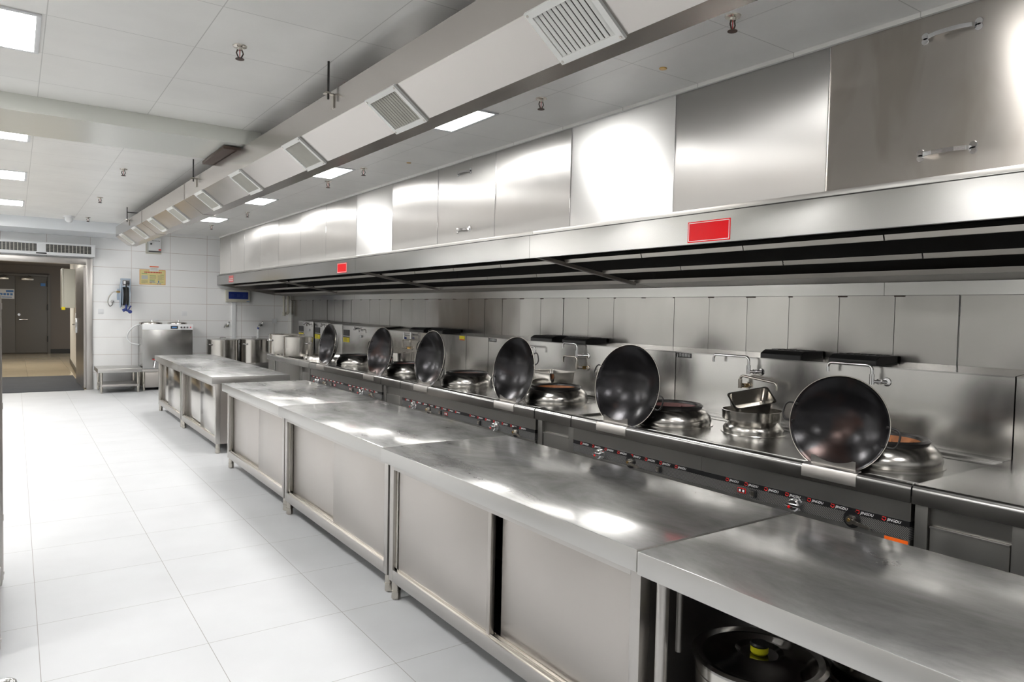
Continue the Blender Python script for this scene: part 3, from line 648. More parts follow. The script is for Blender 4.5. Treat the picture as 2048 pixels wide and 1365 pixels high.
# ================================================================== the wok range
def nose(bm, y0, y1, back=XB, zt=.80):
    p = [(3.23, .716), (3.23, .775)]
    for k in range(1, 6):
        q = PI - k * PI / 10; p.append((3.255 + .025 * math.cos(q), .775 + .025 * math.sin(q)))
    p += [(3.272, .80), (3.280, .764), (3.345, .764), (3.355, .786), (back, .786), (back, .73), (3.255, .74), (3.245, .716)]
    prism(bm, p, 'y', y0, y1)
def base_box(bm, y0, y1):
    box(bm, 3.29, y0, .10, 4.285, y1, .729)
    for yy in (y0 + .08, y1 - .08):
        for xx in (3.35, 4.2): cyl(bm, (xx, yy, 0), (xx, yy, .11), .025, seg=12)
WOK = [  # bottom x, y, turn, tilt, diameter, roll, label
    (3.300, 8.982, -0.9, 9.0, .562, 8, 'black wok standing upright farthest down the range, by the soup stove'),
    (3.300, 7.343, 2.7, 9.0, .559, 14, 'black wok second from the far end, left of the round steel pot'),
    (3.300, 6.174, 0.9, 9.0, .560, 24, 'black wok third from the far end, below a black flue cap'),
    (3.300, 4.736, 0.9, 9.0, .557, -24, 'reddish-sheened black wok in the middle, left handle low and right handle high'),
    (3.300, 3.417, 3.9, 9.0, .558, 16, 'mottled black wok second from the camera, with shiny white glare spots'),
    (3.300, 1.917, 10.5, 9.0, .475, 9, 'nearest black wok facing the camera, with an unobstructed round bowl')]
def burner(t, x, y, hm, R=.265):
    z0 = .786
    b = BM(); lathe(b, [(R + .018, z0), (R + .018, z0 + .004), (R, z0 + .006), (R + .006, z0 + .03), (R - .004, z0 + .065), (R - .032, z0 + .098), (R - .062, z0 + .115), (R - .075, z0 + .118), (R - .10, z0 + .10), (R - .10, z0)], (x, y, 0), 48); c = obj('burner', b, M['dome'], t, 50)
    b = BM(); lathe(b, [(R - .058, z0 + .114), (R - .052, z0 + .126), (R - .066, z0 + .136), (R - .088, z0 + .130), (R - .100, z0 + .112), (R - .100, z0 + .06), (R - .06, z0 + .105)], (x, y, 0), 48, closed=True); obj('burner_rim', b, M['cast'], c, 40)
    b = BM(); lathe(b, [(R - .098, z0 + .118), (R - .115, z0 + .085), (R - .15, z0 + .03), (R - .19, z0 + .005), (0, z0 + .002)], (x, y, 0), 40)
    for k in range(7):
        q = 2 * PI * k / 7 + .3; o = Vector((math.cos(q), math.sin(q), 0)); s = Vector((-o.y, o.x, 0)) * .012
        P = Vector((x, y, z0 + .03))
        quadbox(b, P + o * (R - .165) - s, s * 2, o * .05 + Vector((0, 0, .05)), Vector((0, 0, .03)))
    obj('burner_hearth', b, M[hm], c, 40); return c
def rest(t, y, w=.23):
    b = BM(); n_ = 14; up = []
    for k in range(n_ + 1):
        q = k / n_; zz = .852 - .032 * math.sin(PI * q) ** .8 if .06 < q < .94 else .842
        up.append((y + w / 2 - w * q, zz))
    prism(b, [(y + w / 2, .79)] + up + [(y - w / 2, .79)], 'x', 3.270, 3.273)
    prism(b, [(3.226, .735), (3.226, .776), (3.234, .795), (3.252, .8035), (3.273, .8035), (3.273, .80), (3.255, .80), (3.237, .79), (3.23, .775), (3.23, .735)], 'y', y - w * .62, y + w * .6)
    obj('wok_rest', b, M['frame'], t, 40)
def knob(t, y):
    b = BM(); lathe(b, [(0, .034), (.026, .034), (.032, .028), (.034, .006), (.036, 0), (0, 0)], (3.244, y, .577), 28, Matrix.Rotation(-PI / 2, 4, 'Y'))
    box(b, 3.198, y - .036, .570, 3.212, y + .036, .584, .003); k = obj('gas_knob', b, M['chrome'], t)
    b = BM(); lathe(b, [(0, .004), (.007, .003), (.008, 0), (0, 0)], (3.199, y + .012, .568), 12, Matrix.Rotation(-PI / 2, 4, 'Y')); obj('knob_marker', b, M['redp'], k)
def lever(t, y):
    b = BM(); lathe(b, [(0, .002), (.042, .002), (.042, 0), (0, 0)], (3.2445, y, .575), 24, Matrix.Rotation(-PI / 2, 4, 'Y')); k = obj('valve_lever', b, M['strip'], t)
    b = BM(); lathe(b, [(0, .022), (.020, .022), (.024, 0), (0, 0)], (3.243, y, .572), 20, Matrix.Rotation(-PI / 2, 4, 'Y'))
    prism(b, [(y - .01, .580), (y - .09, .566), (y - .098, .560), (y - .095, .551), (y - .012, .561)], 'x', 3.216, 3.226); obj('lever_arm', b, M['nickel'], k)
    b = BM(); lathe(b, [(0, .006), (.008, .005), (.009, 0), (0, 0)], (3.222, y + .004, .573), 6, Matrix.Rotation(-PI / 2, 4, 'Y')); obj('lever_bolt', b, M['brass'], k)
def rocker(t, y):
    b = BM(); box(b, 3.236, y - .020, .555, 3.246, y + .020, .596, .003); k = obj('rocker_switch', b, M['black'], t)
    obj('rocker_button', box(BM(), 3.228, y - .011, .560, 3.238, y + .012, .590, .003), M['nickel'], k)
def indicator(t, y):
    b = BM(); box(b, 3.2425, y - .026, .563, 3.2455, y + .026, .589); k = obj('indicator_panel', b, M['redp'], t)
    b = BM(); box(b, 3.2415, y - .023, .566, 3.243, y + .023, .586); obj('indicator_field', b, M['strip'], k)
    b = BM(); box(b, 3.2405, y - .018, .569, 3.242, y - .006, .582); box(b, 3.2405, y + .005, .569, 3.242, y + .016, .582); obj('indicator_symbol', b, M['ink_w'], k)
def vent(t, y0, y1):
    b = BM(); prism(b, [(4.295, 1.238), (4.295, 1.275), (4.345, 1.300), (4.56, 1.300), (4.56, 1.238)], 'y', y0, y1)
    bmesh.ops.bevel(b, geom=[e for e in b.edges], offset=.004, segments=1, affect='EDGES')
    v = obj('flue_cap', b, M['black'], t, 30)
    b = BM()
    for k in range(6): box(b, 4.40, y0 + .03 + k * .048, 1.2995, 4.52, y0 + .055 + k * .048, 1.303)
    obj('vent_slot', b, M['cavity'], v, 0)
def plate_text(t, y, z, s):
    k = obj('maker_plate', box(BM(), 4.2965, y - .145, z - .018, 4.30, y, z + .018), M['strip'], t, 0)
    b = BM(); text_into(b, s, .030, face_mtx(4.2963, y - .006, z), .0004); obj('plate_lettering', b, M['ink_w'], k, 0)
def stove(key, y0, y1, lab, wok_ys, hearths, knobs, levers, rockers, inds, vents, mid):
    t = thing('wok_range', lab, 'wok range', (3.75, (y0 + y1) / 2, 0), 'double wok ranges along the right wall')
    a, c = y0 + .0025, y1 - .0025
    b = BM(); nose(b, a, c); box(b, 4.19, a, .786, XB, c, .800, .003); box(b, 4.10, a, .786, 4.19, c, .789); obj('worktop', b, M['stove'], t, 40)
    b = BM(); base_box(b, a + .01, c - .01); obj('carcass', b, M['filter'], t, 0)
    b = BM()
    for p, q in ((a + .004, mid - .001), (mid + .001, c - .004)): box(b, 3.25, p, .628, 3.29, q, .74); box(b, 3.25, p, .12, 3.29, q, .545)
    obj('front_panel', b, M['front'], t, 0)
    b = BM(); box(b, 3.2475, a + .006, .601, 3.29, c - .006, .628); st = obj('control_strip', b, M['strip'], t, 0)
    b = BM(); box(b, 3.2477, a + .006, .5455, 3.29, c - .006, .6008); obj('hatched_band', b, M['hatch'], st, 0)
    bw, br = BM(), BM(); yy = c - .09; 
    while yy > a + .10:
        if abs(yy - mid) > .07:
            text_into(bw, 'JINGDU', .0175, face_mtx(3.2474, yy - .018, .6145), .0003, .25)
            # red hook emblem before the word
            tube(br, [(3.2472, yy + .003, .622), (3.2472, yy - .012, .6225), (3.2472, yy - .0125, .612), (3.2472, yy - .006, .607), (3.2472, yy + .003, .609), (3.2472, yy + .005, .615)], .0019, 6)
        yy -= .1245
    obj('lettering', bw, M['ink_w'], st, 0); obj('emblem', br, M['redp'], st, 0)
    b = BM(); box(b, XB, a, .79, XB + .02, c, 1.238); obj('backsplash', b, M['splash'], t, 0)
    b = BM(); prism(b, [(XB - .002, 1.232), (XB - .002, 1.240), (XR - .008, 1.262), (XR - .008, 1.254)], 'y', a, c); obj('back_ledge', b, M['fascia'], t, 0)
    for (bx, by), hm in zip(wok_ys, hearths): burner(t, bx, by, hm)
    for k in knobs: knob(t, k)
    for k in levers: lever(t, k)
    for k in rockers: rocker(t, k)
    for k in inds: indicator(t, k)
    for k in vents: vent(t, *k)
    return t
sC = stove('C', 1.512, 3.847, 'nearest double wok range, under the large red hood sticker', [(3.70, 1.878), (3.70, 3.34)], ['hearth_o', 'hearth_r'], [3.543, 2.075], [3.261, 1.782], [3.014, 2.331], [2.405], [(2.755, 3.07), (2.25, 2.56)], 2.69)
plate_text(sC, 3.838, 1.214, 'J 京都厨业')
obj('warning_label', box(BM(), 3.2485, 1.525, .515, 3.2515, 1.63, .538), M['orange'], sC, 0, label='orange sticker low on the front panel')
sB = stove('B', 4.284, 6.576, 'middle double wok range, second of the three from the camera', [(3.70, 4.615), (3.70, 6.04)], ['hearth_o', 'hearth'], [6.282, 4.824], [5.991, 4.545], [5.756, 5.078], [5.653], [(4.94, 5.28), (5.44, 5.79)], 5.41)
plate_text(sB, 6.565, 1.214, 'J 京都厨业')
sA = stove('A', 7.05, 9.335, 'farthest double wok range, beside the soup stove', [(3.70, 7.36), (3.70, 8.86)], ['hearth_r', 'hearth'], [9.041, 7.591], [8.767, 7.325], [8.522, 7.863], [8.437, 7.93], [(7.61, 7.98), (8.1, 8.5)], 8.176)
b = BM(); box(b, 4.296, 7.085, 1.185, 4.2995, 7.20, 1.236); k = obj('warning_label', b, M['yellow'], sA, 0, label='small yellow and red hazard label')
obj('label_mark', box(BM(), 4.2945, 7.09, 1.186, 4.297, 7.195, 1.196), M['redp'], k, 0)
for t, ws in ((sC, (1.905, 3.44)), (sB, (4.70, 6.14)), (sA, (7.38, 8.92))):
    for y in ws: rest(t, y)
# small rear burners
def rear_burner(t, x, y, R=.185, h=.085):
    z0 = .786
    b = BM(); lathe(b, [(R + .016, z0), (R + .014, z0 + .004), (R, z0 + .006), (R + .004, z0 + .03), (R - .02, z0 + .06), (R - .04, z0 + h), (R - .06, z0 + h), (R - .06, z0)], (x, y, 0), 40); obj('rear_burner', b, M['dome'], t, 50)
rear_burner(sC, 3.873, 2.80); rear_burner(sB, 3.86, 4.98); rear_burner(sB, 3.86, 5.35); rear_burner(sA, 3.86, 7.98)

# small cabinets between the ranges
def filler(y0, y1, lab):
    t = thing('filler_cabinet', lab, 'stove cabinet', (3.75, (y0 + y1) / 2, 0), 'narrow stainless cabinets between the ranges')
    a, c = y0 + .003, y1 - .003
    b = BM(); p = [(3.23, .716), (3.23, .775)]
    for k in range(1, 6):
        q = PI - k * PI / 10; p.append((3.255 + .025 * math.cos(q), .775 + .025 * math.sin(q)))
    p += [(XB, .80), (XB, .74), (3.255, .74), (3.245, .716)]; prism(b, p, 'y', a, c); obj('worktop', b, M['stove'], t, 40)
    obj('post', box(BM(), 3.26, a, .10, 3.31, a + .055, .735, .003), M['front'], t); obj('post', box(BM(), 3.26, c - .055, .10, 3.31, c, .735, .003), M['front'], t)
    b = BM(); box(b, 3.285, a + .055, .63, 3.31, c - .055, .735); obj('upper_panel', b, M['front'], t, 0)
    b = BM(); box(b, 3.27, a + .062, .14, 3.30, c - .062, .625, .002); box(b, 3.262, a + .062, .618, 3.275, c - .062, .626, .001); obj('door', b, M['front'], t)
    b = BM(); base_box(b, a + .005, c - .005); obj('carcass', b, M['filter'], t, 0)
    b = BM(); box(b, XB, a, .79, XB + .02, c, 1.236); obj('backsplash', b, M['splash'], t, 0)
    b = BM(); prism(b, [(XB - .002, 1.232), (XB - .002, 1.240), (XR - .008, 1.262), (XR - .008, 1.254)], 'y', a, c); obj('back_ledge', b, M['fascia'], t, 0)
filler(1.075, 1.51, 'narrow stainless cabinet at the right edge, before the nearest wok range')
filler(3.85, 4.28, 'narrow stainless cabinet between the nearest and middle wok ranges')
filler(6.58, 7.046, 'narrow stainless cabinet between the middle and farthest wok ranges')
filler(.62, 1.07, 'narrow stainless cabinet out past the right edge of the picture')

# woks
def make_wok(bx, by, turn, tilt, D, rl, lab):
    R = D / 2; dep = R * .42; Rs = (R * R + dep * dep) / (2 * dep); n_ = 14
    a = math.radians(turn); tt = math.radians(tilt)
    nv = Vector((-math.cos(a) * math.cos(tt), -math.sin(a) * math.cos(tt), math.sin(tt)))
    s = Vector((-math.sin(a), math.cos(a), 0)); v = s.cross(nv)
    if v.z < 0: v = -v
    Bp = Vector((bx, by, .768)); c = Bp + v * R
    rot = Matrix((s, v, nv)).transposed()   # local x=s, y=v, z=opening normal
    if rot.determinant() < 0: s = -s; rot = Matrix((s, v, nv)).transposed()
    T = Matrix.Translation(c) @ rot.to_4x4() @ Matrix.Rotation(math.radians(-rl), 4, 'Z')
    t = thing('wok', lab, 'wok', tuple(Bp), 'black iron woks propped on the ranges')
    amax = math.asin(R / Rs); prof = []
    for k in range(n_ + 1): q = amax * k / n_; prof.append((Rs * math.sin(q), Rs - dep - Rs * math.cos(q) + 0.0))
    inner = [(r, z - 0) for r, z in prof]; outer = [(r * 1.004, z - .003) for r, z in prof][::-1]
    b = BM(); lathe(b, inner + [(R + .004, .001), (R + .004, -.003)] + outer, (0, 0, 0), 56)
    for vv in b.verts: vv.co = T @ vv.co
    bowl = obj('bowl', b, M['wok'], t, 45)
    b = BM(); tube(b, [T @ Vector(((R + .003) * math.cos(2 * PI * k / 64), (R + .003) * math.sin(2 * PI * k / 64), .001)) for k in range(65)], .0022, 6); obj('rim', b, M['nickel'], t, 60)  # bright ring added as the highlight along the bowl edge
    for s_ in (-1, 1):
        b = BM(); h = .046
        pts = [Vector((s_ * (R - .004), h, -.006)), Vector((s_ * (R + .030), h, -.006)), Vector((s_ * (R + .046), h * .5, -.006)), Vector((s_ * (R + .046), -h * .5, -.006)), Vector((s_ * (R + .030), -h, -.006)), Vector((s_ * (R - .004), -h, -.006))]
        pts = [T @ p for p in pts]; tube(b, pts, .0052, 8, .02)
        for sg in (-1, 1): cyl(b, T @ Vector((s_ * (R - .02), sg * h, .002)), T @ Vector((s_ * (R - .004), sg * h, -.010)), .007, seg=8)
        obj('ear_handle', b, M['cast'], t, 50)
for wk in WOK: make_wok(*wk)

# taps over the ranges
XF = 4.24
def swing_tap(name, lab, m, mount, up_y, top_z, tip_y, tip_z, body=True, sloped=0.0):
    my, mz = mount
    t = thing(name, lab, 'tap', (XB, my, mz), 'swing taps over the ranges')
    b = BM(); lathe(b, [(0, .008), (.024, .006), (.027, 0), (0, 0)], (XB, my, mz), 18, Matrix.Rotation(-PI / 2, 4, 'Y')); cyl(b, (XB, my, mz), (XF, up_y, mz), .011, seg=12); lathe(b, [(.017, -.012), (.017, .012)], (XB - .03, my * .5 + up_y * .5, mz), 14, Matrix.Rotation(-PI / 2, 4, 'Y')); obj('mount', b, M[m], t)
    if m == 'nickel': obj('packing_nut', cyl(BM(), (XB - .034, my * .6 + up_y * .4, mz), (XB - .012, my * .85 + up_y * .15, mz), .016, seg=6), M['brass'], t)
    if body: obj('valve_body', cyl(BM(), (XF, up_y, mz - .018), (XF, up_y, mz + .045), .0145, seg=16), M[m], t)
    b = BM(); tube(b, [(XF, up_y, mz), (XF, up_y, top_z), (XF - .01, tip_y, top_z - sloped), (XF - .01, tip_y, tip_z)], .0095, 12, .035); obj('spout', b, M[m], t, 60)
swing_tap('swing_tap', 'chrome swing tap above the tilted square pan, spout pointing left', 'chrome', (3.06, 1.14), 3.121, 1.244, 3.42, 1.19)
swing_tap('swing_tap', 'dull lower tap with a drooping spout, right behind the tilted square pan', 'nickel', (3.165, 1.035), 3.188, 1.108, 2.885, 1.028, True, .03)
swing_tap('swing_tap', 'chrome swing tap above the nearest wok', 'chrome', (2.18, 1.15), 2.241, 1.248, 2.52, 1.19)
swing_tap('swing_tap', 'upper chrome swing tap between the fourth and fifth woks', 'chrome', (4.90, 1.14), 4.99, 1.245, 5.18, 1.195)
swing_tap('swing_tap', 'lower dull tap with brass mount between the fourth and fifth woks', 'nickel', (4.90, 1.03), 4.986, 1.125, 5.175, 1.068)
swing_tap('swing_tap', 'tap half hidden behind the middle reddish wok', 'chrome', (5.98, 1.10), 5.96, 1.183, 5.617, 1.13)
swing_tap('swing_tap', 'bent pipe tap with brass mount above the round steel pot', 'nickel', (8.42, 1.025), 8.58, 1.135, 8.34, 1.105, False)
tp = thing('mixer_tap', 'chrome mixer tap with blue mark above the bent pipe tap', 'tap', (XB, 8.44, 1.19))
b = BM(); cyl(b, (XB, 8.545, 1.19), (XF, 8.545, 1.19), .012); cyl(b, (XB, 8.345, 1.20), (XF, 8.345, 1.20), .012); cyl(b, (XF, 8.56, 1.205), (XF, 8.33, 1.205), .011); obj('mount', b, M['chrome'], tp)
b = BM(); cyl(b, (XF, 8.545, 1.14), (XF, 8.545, 1.225), .015); cyl(b, (XF, 8.345, 1.15), (XF, 8.345, 1.235), .015); obj('valve_body', b, M['chrome'], tp)
obj('blue_mark', cyl(BM(), (XF, 8.51, 1.155), (XF, 8.49, 1.155), .014), M['blue'], tp, label='blue mark')

# pans on the range
def round_pan(name, lab, x, y, z0, R, h, m='pot', lip=.006, tagcat='pan'):
    b = BM(); lathe(b, [(0, z0), (R - .012, z0), (R - .002, z0 + .008), (R, z0 + h), (R + lip, z0 + h + .001), (R + lip, z0 + h + .004), (R - .003, z0 + h + .004), (R - .005, z0 + .010), (0, z0 + .004)], (x, y, 0), 44)
    return single(name, b, M[m], lab, tagcat, None, 40)
round_pan('round_pan', 'shallow round steel pan on the small burner, holding the tilted square pan', 3.82, 2.775, .873, .183, .062)
def gastro(name, lab, c, L, W, H, rot, group=None):
    """rectangular pan with rolled lip and rounded corners: open box made of nested rounded rectangles"""
    def ring(l, w_, z, r, n_=5):
        P = []
        for (sx, sy, q0) in ((1, 1, 0), (-1, 1, PI / 2), (-1, -1, PI), (1, -1, 1.5 * PI)):
            for k in range(n_ + 1):
                q = q0 + k * PI / 2 / n_; P.append(Vector((sx * (l / 2 - r) + r * math.cos(q), sy * (w_ / 2 - r) + r * math.sin(q), z)))
        return P
    rs = [ring(L * .84, W * .84, .002, .03), ring(L * .88, W * .88, H * .10, .035), ring(L * .93, W * .92, H - .002, .035), ring(L, W, H, .02), ring(L, W, H - .006, .02), ring(L * .995, W * .993, H - .006, .02), ring(L * .995 - .003, W * .993 - .003, H - .003, .02), ring(L * .925, W * .915, H - .005, .033), ring(L * .872, W * .872, H * .10, .033), ring(L * .83, W * .83, 0.0, .028)]
    # order: inner floor, inner wall, lip top, lip edge, underside, outer wall, outer floor
    b = BM(); T = Matrix.Translation(c) @ rot
    rr = [[b.verts.new(T @ p) for p in R_] for R_ in rs]; n_ = len(rr[0])
    b.faces.new(rr[0]); b.faces.new(rr[-1][::-1])
    for A, B in zip(rr, rr[1:]):
        for k in range(n_): b.faces.new((A[k], A[(k + 1) % n_], B[(k + 1) % n_], B[k]))
    return single(name, b, M['pot'], lab, 'pan', group, 50)
_L = Vector((.804, -.563, .191)); _S = Vector((-.4, -.75, -.527)); _N = Vector((-.44, -.348, .828))
gastro('square_pan', 'deep rectangular steel pan lying tilted inside the shallow round pan', Vector((3.80, 2.768, 1.016)) - _N * .105, .265, .162, .105, Matrix((_L, -_S, _N)).transposed().to_4x4())
gastro('square_pan', 'level rectangular steel pan on a round pan behind the middle wok', (3.93, 4.97, .90), .30, .38, .105, Matrix.Rotation(0, 4, 'Z'))
round_pan('round_pan', 'shallow steel pan under the level rectangular pan', 3.87, 4.98, .872, .16, .026)
round_pan('round_pot', 'straight-sided round steel pot between the second and third woks', 3.90, 7.90, .872, .155, .125, tagcat='pot')
gastro('square_pan', 'rectangular pan peeking out behind the nearest wok', (3.95, 2.25, .795), .26, .30, .14, Matrix.Rotation(0.1, 4, 'Z'))

# ------------------------------------------------------------------ soup stove at the far end
t = thing('soup_stove', 'long stainless soup stove with a sunken cauldron, beyond the wok ranges', 'soup stove', (3.75, 10.3, 0))
b = BM(); nose(b, 9.76, 11.285); nose(b, 9.342, 9.756); obj('worktop', b, M['stove'], t, 40)
b = BM(); base_box(b, 9.35, 11.275); obj('carcass', b, M['front'], t, 0)
b = BM(); box(b, 3.25, 9.78, .12, 3.29, 10.75, .735, .003); box(b, 3.262, 10.77, .12, 3.29, 10.93, .735); box(b, 3.25, 10.95, .12, 3.29, 11.27, .735, .003); obj('front_panel', b, M['front'], t)
b = BM(); box(b, 3.25, 9.35, .12, 3.29, 9.41, .735, .002); box(b, 3.25, 9.69, .12, 3.29, 9.75, .735, .002); box(b, 3.258, 9.42, .13, 3.29, 9.68, .64, .003); obj('door', b, M['front'], t)
b = BM(); lathe(b, [(.39, .786), (.385, .83), (.375, .842), (.36, .842), (.345, .83), (.33, .70), (.26, .55), (0, .50)], (3.76, 9.93, 0), 48); obj('cauldron', b, M['pot'], t, 50)
def back_unit(nm, lab, y0, y1, ztop, tap_ys, label_y):
    t = thing(nm, lab, 'backsplash', (XB, (y0 + y1) / 2, .79), 'upright steel tap panels behind the soup stove')
    b = BM(); box(b, XB, y0 + .004, .60, XB + .04, y1 - .004, ztop, .004); obj('panel', b, M['splash'], t)
    b = BM(); prism(b, [(XB - .004, ztop - .006), (XB - .004, ztop + .006), (XR - .01, ztop + .03), (XR - .01, ztop + .02)], 'y', y0, y1); obj('back_ledge', b, M['stove'], t, 0)
    if label_y:
        b = BM(); box(b, XB - .004, label_y - .12, 1.10, XB, label_y + .12, 1.195); obj('dark_label', b, M['strip'], t, 0)
        k = obj('warning_label', box(BM(), XB - .004, label_y - .12, 1.0, XB, label_y + .12, 1.085), M['yellow'], t, 0, label='yellow printed label')
        b = BM(); box(b, XB - .005, label_y - .12, 1.072, XB - .003, label_y + .12, 1.088)
        for q in range(4): box(b, XB - .005, label_y - .06 + .01 * q, 1.012 + q * .014, XB - .003, label_y + .08, 1.016 + q * .014)
        obj('label_print', b, M['strip'], k, 0)
    for y in tap_ys:
        b = BM(); cyl(b, (XB, y + .05, ztop - .03), (XF, y + .05, ztop - .03), .014); tube(b, [(XF, y + .06, ztop - .04), (XF, y - .10, ztop - .03), (XF, y - .12, ztop - .08)], .010, 8, .02); box(b, XF - .015, y + .04, ztop - .06, XF + .015, y + .07, ztop - .005, .003); obj('tap', b, M['chrome'], t)
        b = BM(); cyl(b, (XB, y - .08, ztop - .15), (XB - .02, y - .08, ztop - .15), .02); obj('tap_button', b, M['white'], t)
back_unit('tap_panel', 'farthest steel tap panel, rising above the rims of the big pots', 12.22, 13.03, 1.285, [12.5], 12.87)
back_unit('tap_panel', 'steel tap panel just right of the big soup pots', 11.38, 12.14, 1.275, [11.62], 12.01)
back_unit('tap_panel', 'plain steel panel half hidden by the farthest wok', 10.86, 11.37, 1.27, [], None)
back_unit('tap_panel', 'steel tap panel with yellow label right of the farthest wok', 9.36, 10.85, 1.262, [10.17], 10.70)
def low_stove():
    t = thing('stockpot_stove', 'low stainless stockpot stove at the end of the range', 'stove', (3.75, 12.2, 0))
    obj('body', box(BM(), 3.22, 11.33, .08, XB - .01, 13.0, .50, .006), M['front'], t)
    b = BM(); box(b, 3.24, 11.36, .50, XB - .03, 12.97, .53, .003); obj('grate', b, M['cast'], t)
    b = BM()
    for xx in (3.28, 4.2):
        for yy in (11.4, 12.9): cyl(b, (xx, yy, 0), (xx, yy, .09), .02)
    obj('feet', b, M['nickel'], t); obj('front_rail', tube(BM(), [(3.22, 11.5, .42), (3.17, 11.5, .42), (3.17, 12.8, .42), (3.22, 12.8, .42)], .011, 8, .02), M['chrome'], t)
low_stove()
# stock pots
def stock_pot(lab, x, y, z0, R, ztop, lid=False, hang=0.0, m='pot', group='tall stainless stock pots'):
    t = thing('stock_pot', lab, 'pot', (x, y, z0), group)
    b = BM(); lathe(b, [(0, z0), (R - .012, z0), (R, z0 + .014), (R, ztop - .004), (R + .006, ztop - .002), (R + .006, ztop + .004), (R - .004, ztop + .004), (R - .006, z0 + .02), (0, z0 + .008)], (x, y, 0), 56); obj('body', b, M[m], t, 40)
    for s_ in (0, PI):
        q = hang + s_; o = Vector((math.cos(q), math.sin(q), 0)); sd = Vector((-o.y, o.x, 0)); P = Vector((x, y, ztop - .085))
        b = BM(); tube(b, [P + o * (R - .002) + sd * .045, P + o * (R + .035) + sd * .045, P + o * (R + .035) - sd * .045, P + o * (R - .002) - sd * .045], .007, 8, .012)
        for k in (-1, 1): cyl(b, P + o * (R - .002) + sd * .045 * k, P + o * (R + .006) + sd * .045 * k, .018, seg=10)
        obj('side_handle', b, M['chrome'], t, 50)
    if lid:
        b = BM(); lathe(b, [(R + .009, ztop - .004), (R + .010, ztop + .006), (R - .01, ztop + .010), (R * .5, ztop + .022), (0, ztop + .026)], (x, y, 0), 48); l = obj('lid', b, M['pot'], t, 40)
        b = BM(); tube(b, [(x - .05, y, ztop + .024), (x - .05, y, ztop + .045), (x + .05, y, ztop + .045), (x + .05, y, ztop + .024)], .007, 8, .015); obj('lid_handle', b, M['chrome'], l)
    return t
stock_pot('lidded stock pot on the floor stand at left, nearer the water boiler', 3.19, 14.0, .32, .275, .90, True, PI * 1.14)
stock_pot('lidded stock pot on the floor stand at right, beside the soup stove', 3.76, 14.0, .32, .272, .905, True, PI * 1.22)
for x, lab in ((3.19, 'low steel stand under the left lidded stock pot'), (3.76, 'low steel stand under the right lidded stock pot')):
    t = thing('pot_stand', lab, 'stand', (x, 14.0, 0), 'low pot stands by the far wall')
    obj('shelf', box(BM(), x - .27, 13.72, .28, x + .27, 14.3, .32, .003), M['frame'], t)
    for sx in (-.24, .24):
        for sy in (13.76, 14.26): obj('leg', cyl(BM(), (x + sx, sy, 0), (x + sx, sy, .28), .018, seg=12), M['nickel'], t)
stock_pot('larger open stock pot standing at the far end of the soup stove', 3.475, 11.08, .80, .268, 1.105, False, PI * .06, group='open stock pots on the soup stove')
stock_pot('smaller open stock pot on the soup stove, in front of the larger', 3.458, 10.48, .80, .218, 1.09, False, PI * 1.62, group='open stock pots on the soup stove')

# ================================================================== against the far wall
ac = thing('air_curtain', 'long white air curtain with dark slats above the doorway', 'air curtain', (.1, YW - .1, 2.33))
AX0, AX1, AZ0, AZ1, AYF = -1.0, 1.15, 2.335, 2.545, YW - .19
b = BM()
box(b, AX0, AYF + .02, AZ0, AX1, YW, AZ1, .012)
box(b, AX0, AYF, AZ1 - .03, AX1, AYF + .025, AZ1, .006); box(b, AX0, AYF, AZ0, AX1, AYF + .025, AZ0 + .05, .006)
gx = [(.43, 1.09), (-.33, .30), (-.97, -.36)]; edges_x = [AX0] + [q for p in sorted(gx) for q in p] + [AX1]
for k in range(0, len(edges_x), 2): box(b, edges_x[k], AYF, AZ0 + .04, edges_x[k + 1], AYF + .025, AZ1 - .02, .004)
obj('casing', b, M['white'], ac)
b = BM(); bb = BM()
for p, q in gx:
    box(b, p, AYF + .012, AZ0 + .05, q, AYF + .0205, AZ1 - .03)
    nb = 12 if q - p > .6 else 10
    for k in range(1, nb): xx = p + (q - p) * k / nb; box(bb, xx - .006, AYF + .001, AZ0 + .045, xx + .006, AYF + .016, AZ1 - .025)
    for k in range(1, 10): box(bb, p, AYF + .009, AZ0 + .05 + k * .0145 - .0012, q, AYF + .0125, AZ0 + .05 + k * .0145 + .0012)
obj('intake', b, M['black'], ac, 0); obj('intake_grid', bb, M['slat'], ac, 0)
obj('display', box(BM(), .29, AYF - .004, AZ0 + .012, .44, AYF + .004, AZ0 + .035, .002), M['black'], ac)
# hose reel
hr = thing('hose_reel', 'pale blue hose reel with dark blue spray gun on the tiled wall', 'hose reel', (1.60, YW, 1.38))
YF = YW - .30
b = BM()
for xx in (1.535, 1.675):
    prism(b, [(YW - .05, 1.55), (YW - .05, 1.85), (YF, 1.98), (YF, 1.84), (YW - .18, 1.52), (YW - .12, 1.46)], 'x', xx, xx + .012)
box(b, 1.535, YF, 1.955, 1.687, YF + .12, 1.985, .004); box(b, 1.535, YF, 1.83, 1.687, YF + .02, 1.85, .003); box(b, 1.50, YW - .05, 1.60, 1.70, YW, 1.80, .004); box(b, 1.545, YF, 1.84, 1.555, YF + .012, 1.96); box(b, 1.667, YF, 1.84, 1.677, YF + .012, 1.96)
obj('bracket', b, M['reel'], hr)
b = BM(); lathe(b, [(.19, -.055), (.20, -.06), (.20, -.05), (.12, -.045), (.12, .045), (.20, .05), (.20, .06), (.19, .055)], (1.611, YW - .17, 1.68), 40, Matrix.Rotation(PI / 2, 4, 'Y')); obj('drum', b, M['reel'], hr, 40)
b = BM()
for k in range(5): 
    lathe(b, [(.165 + .012 * math.cos(q), .012 * math.sin(q) - .04 + k * .02) for q in [2 * PI * j / 8 for j in range(8)]], (1.611, YW - .17, 1.68), 32, Matrix.Rotation(PI / 2, 4, 'Y'), closed=True)
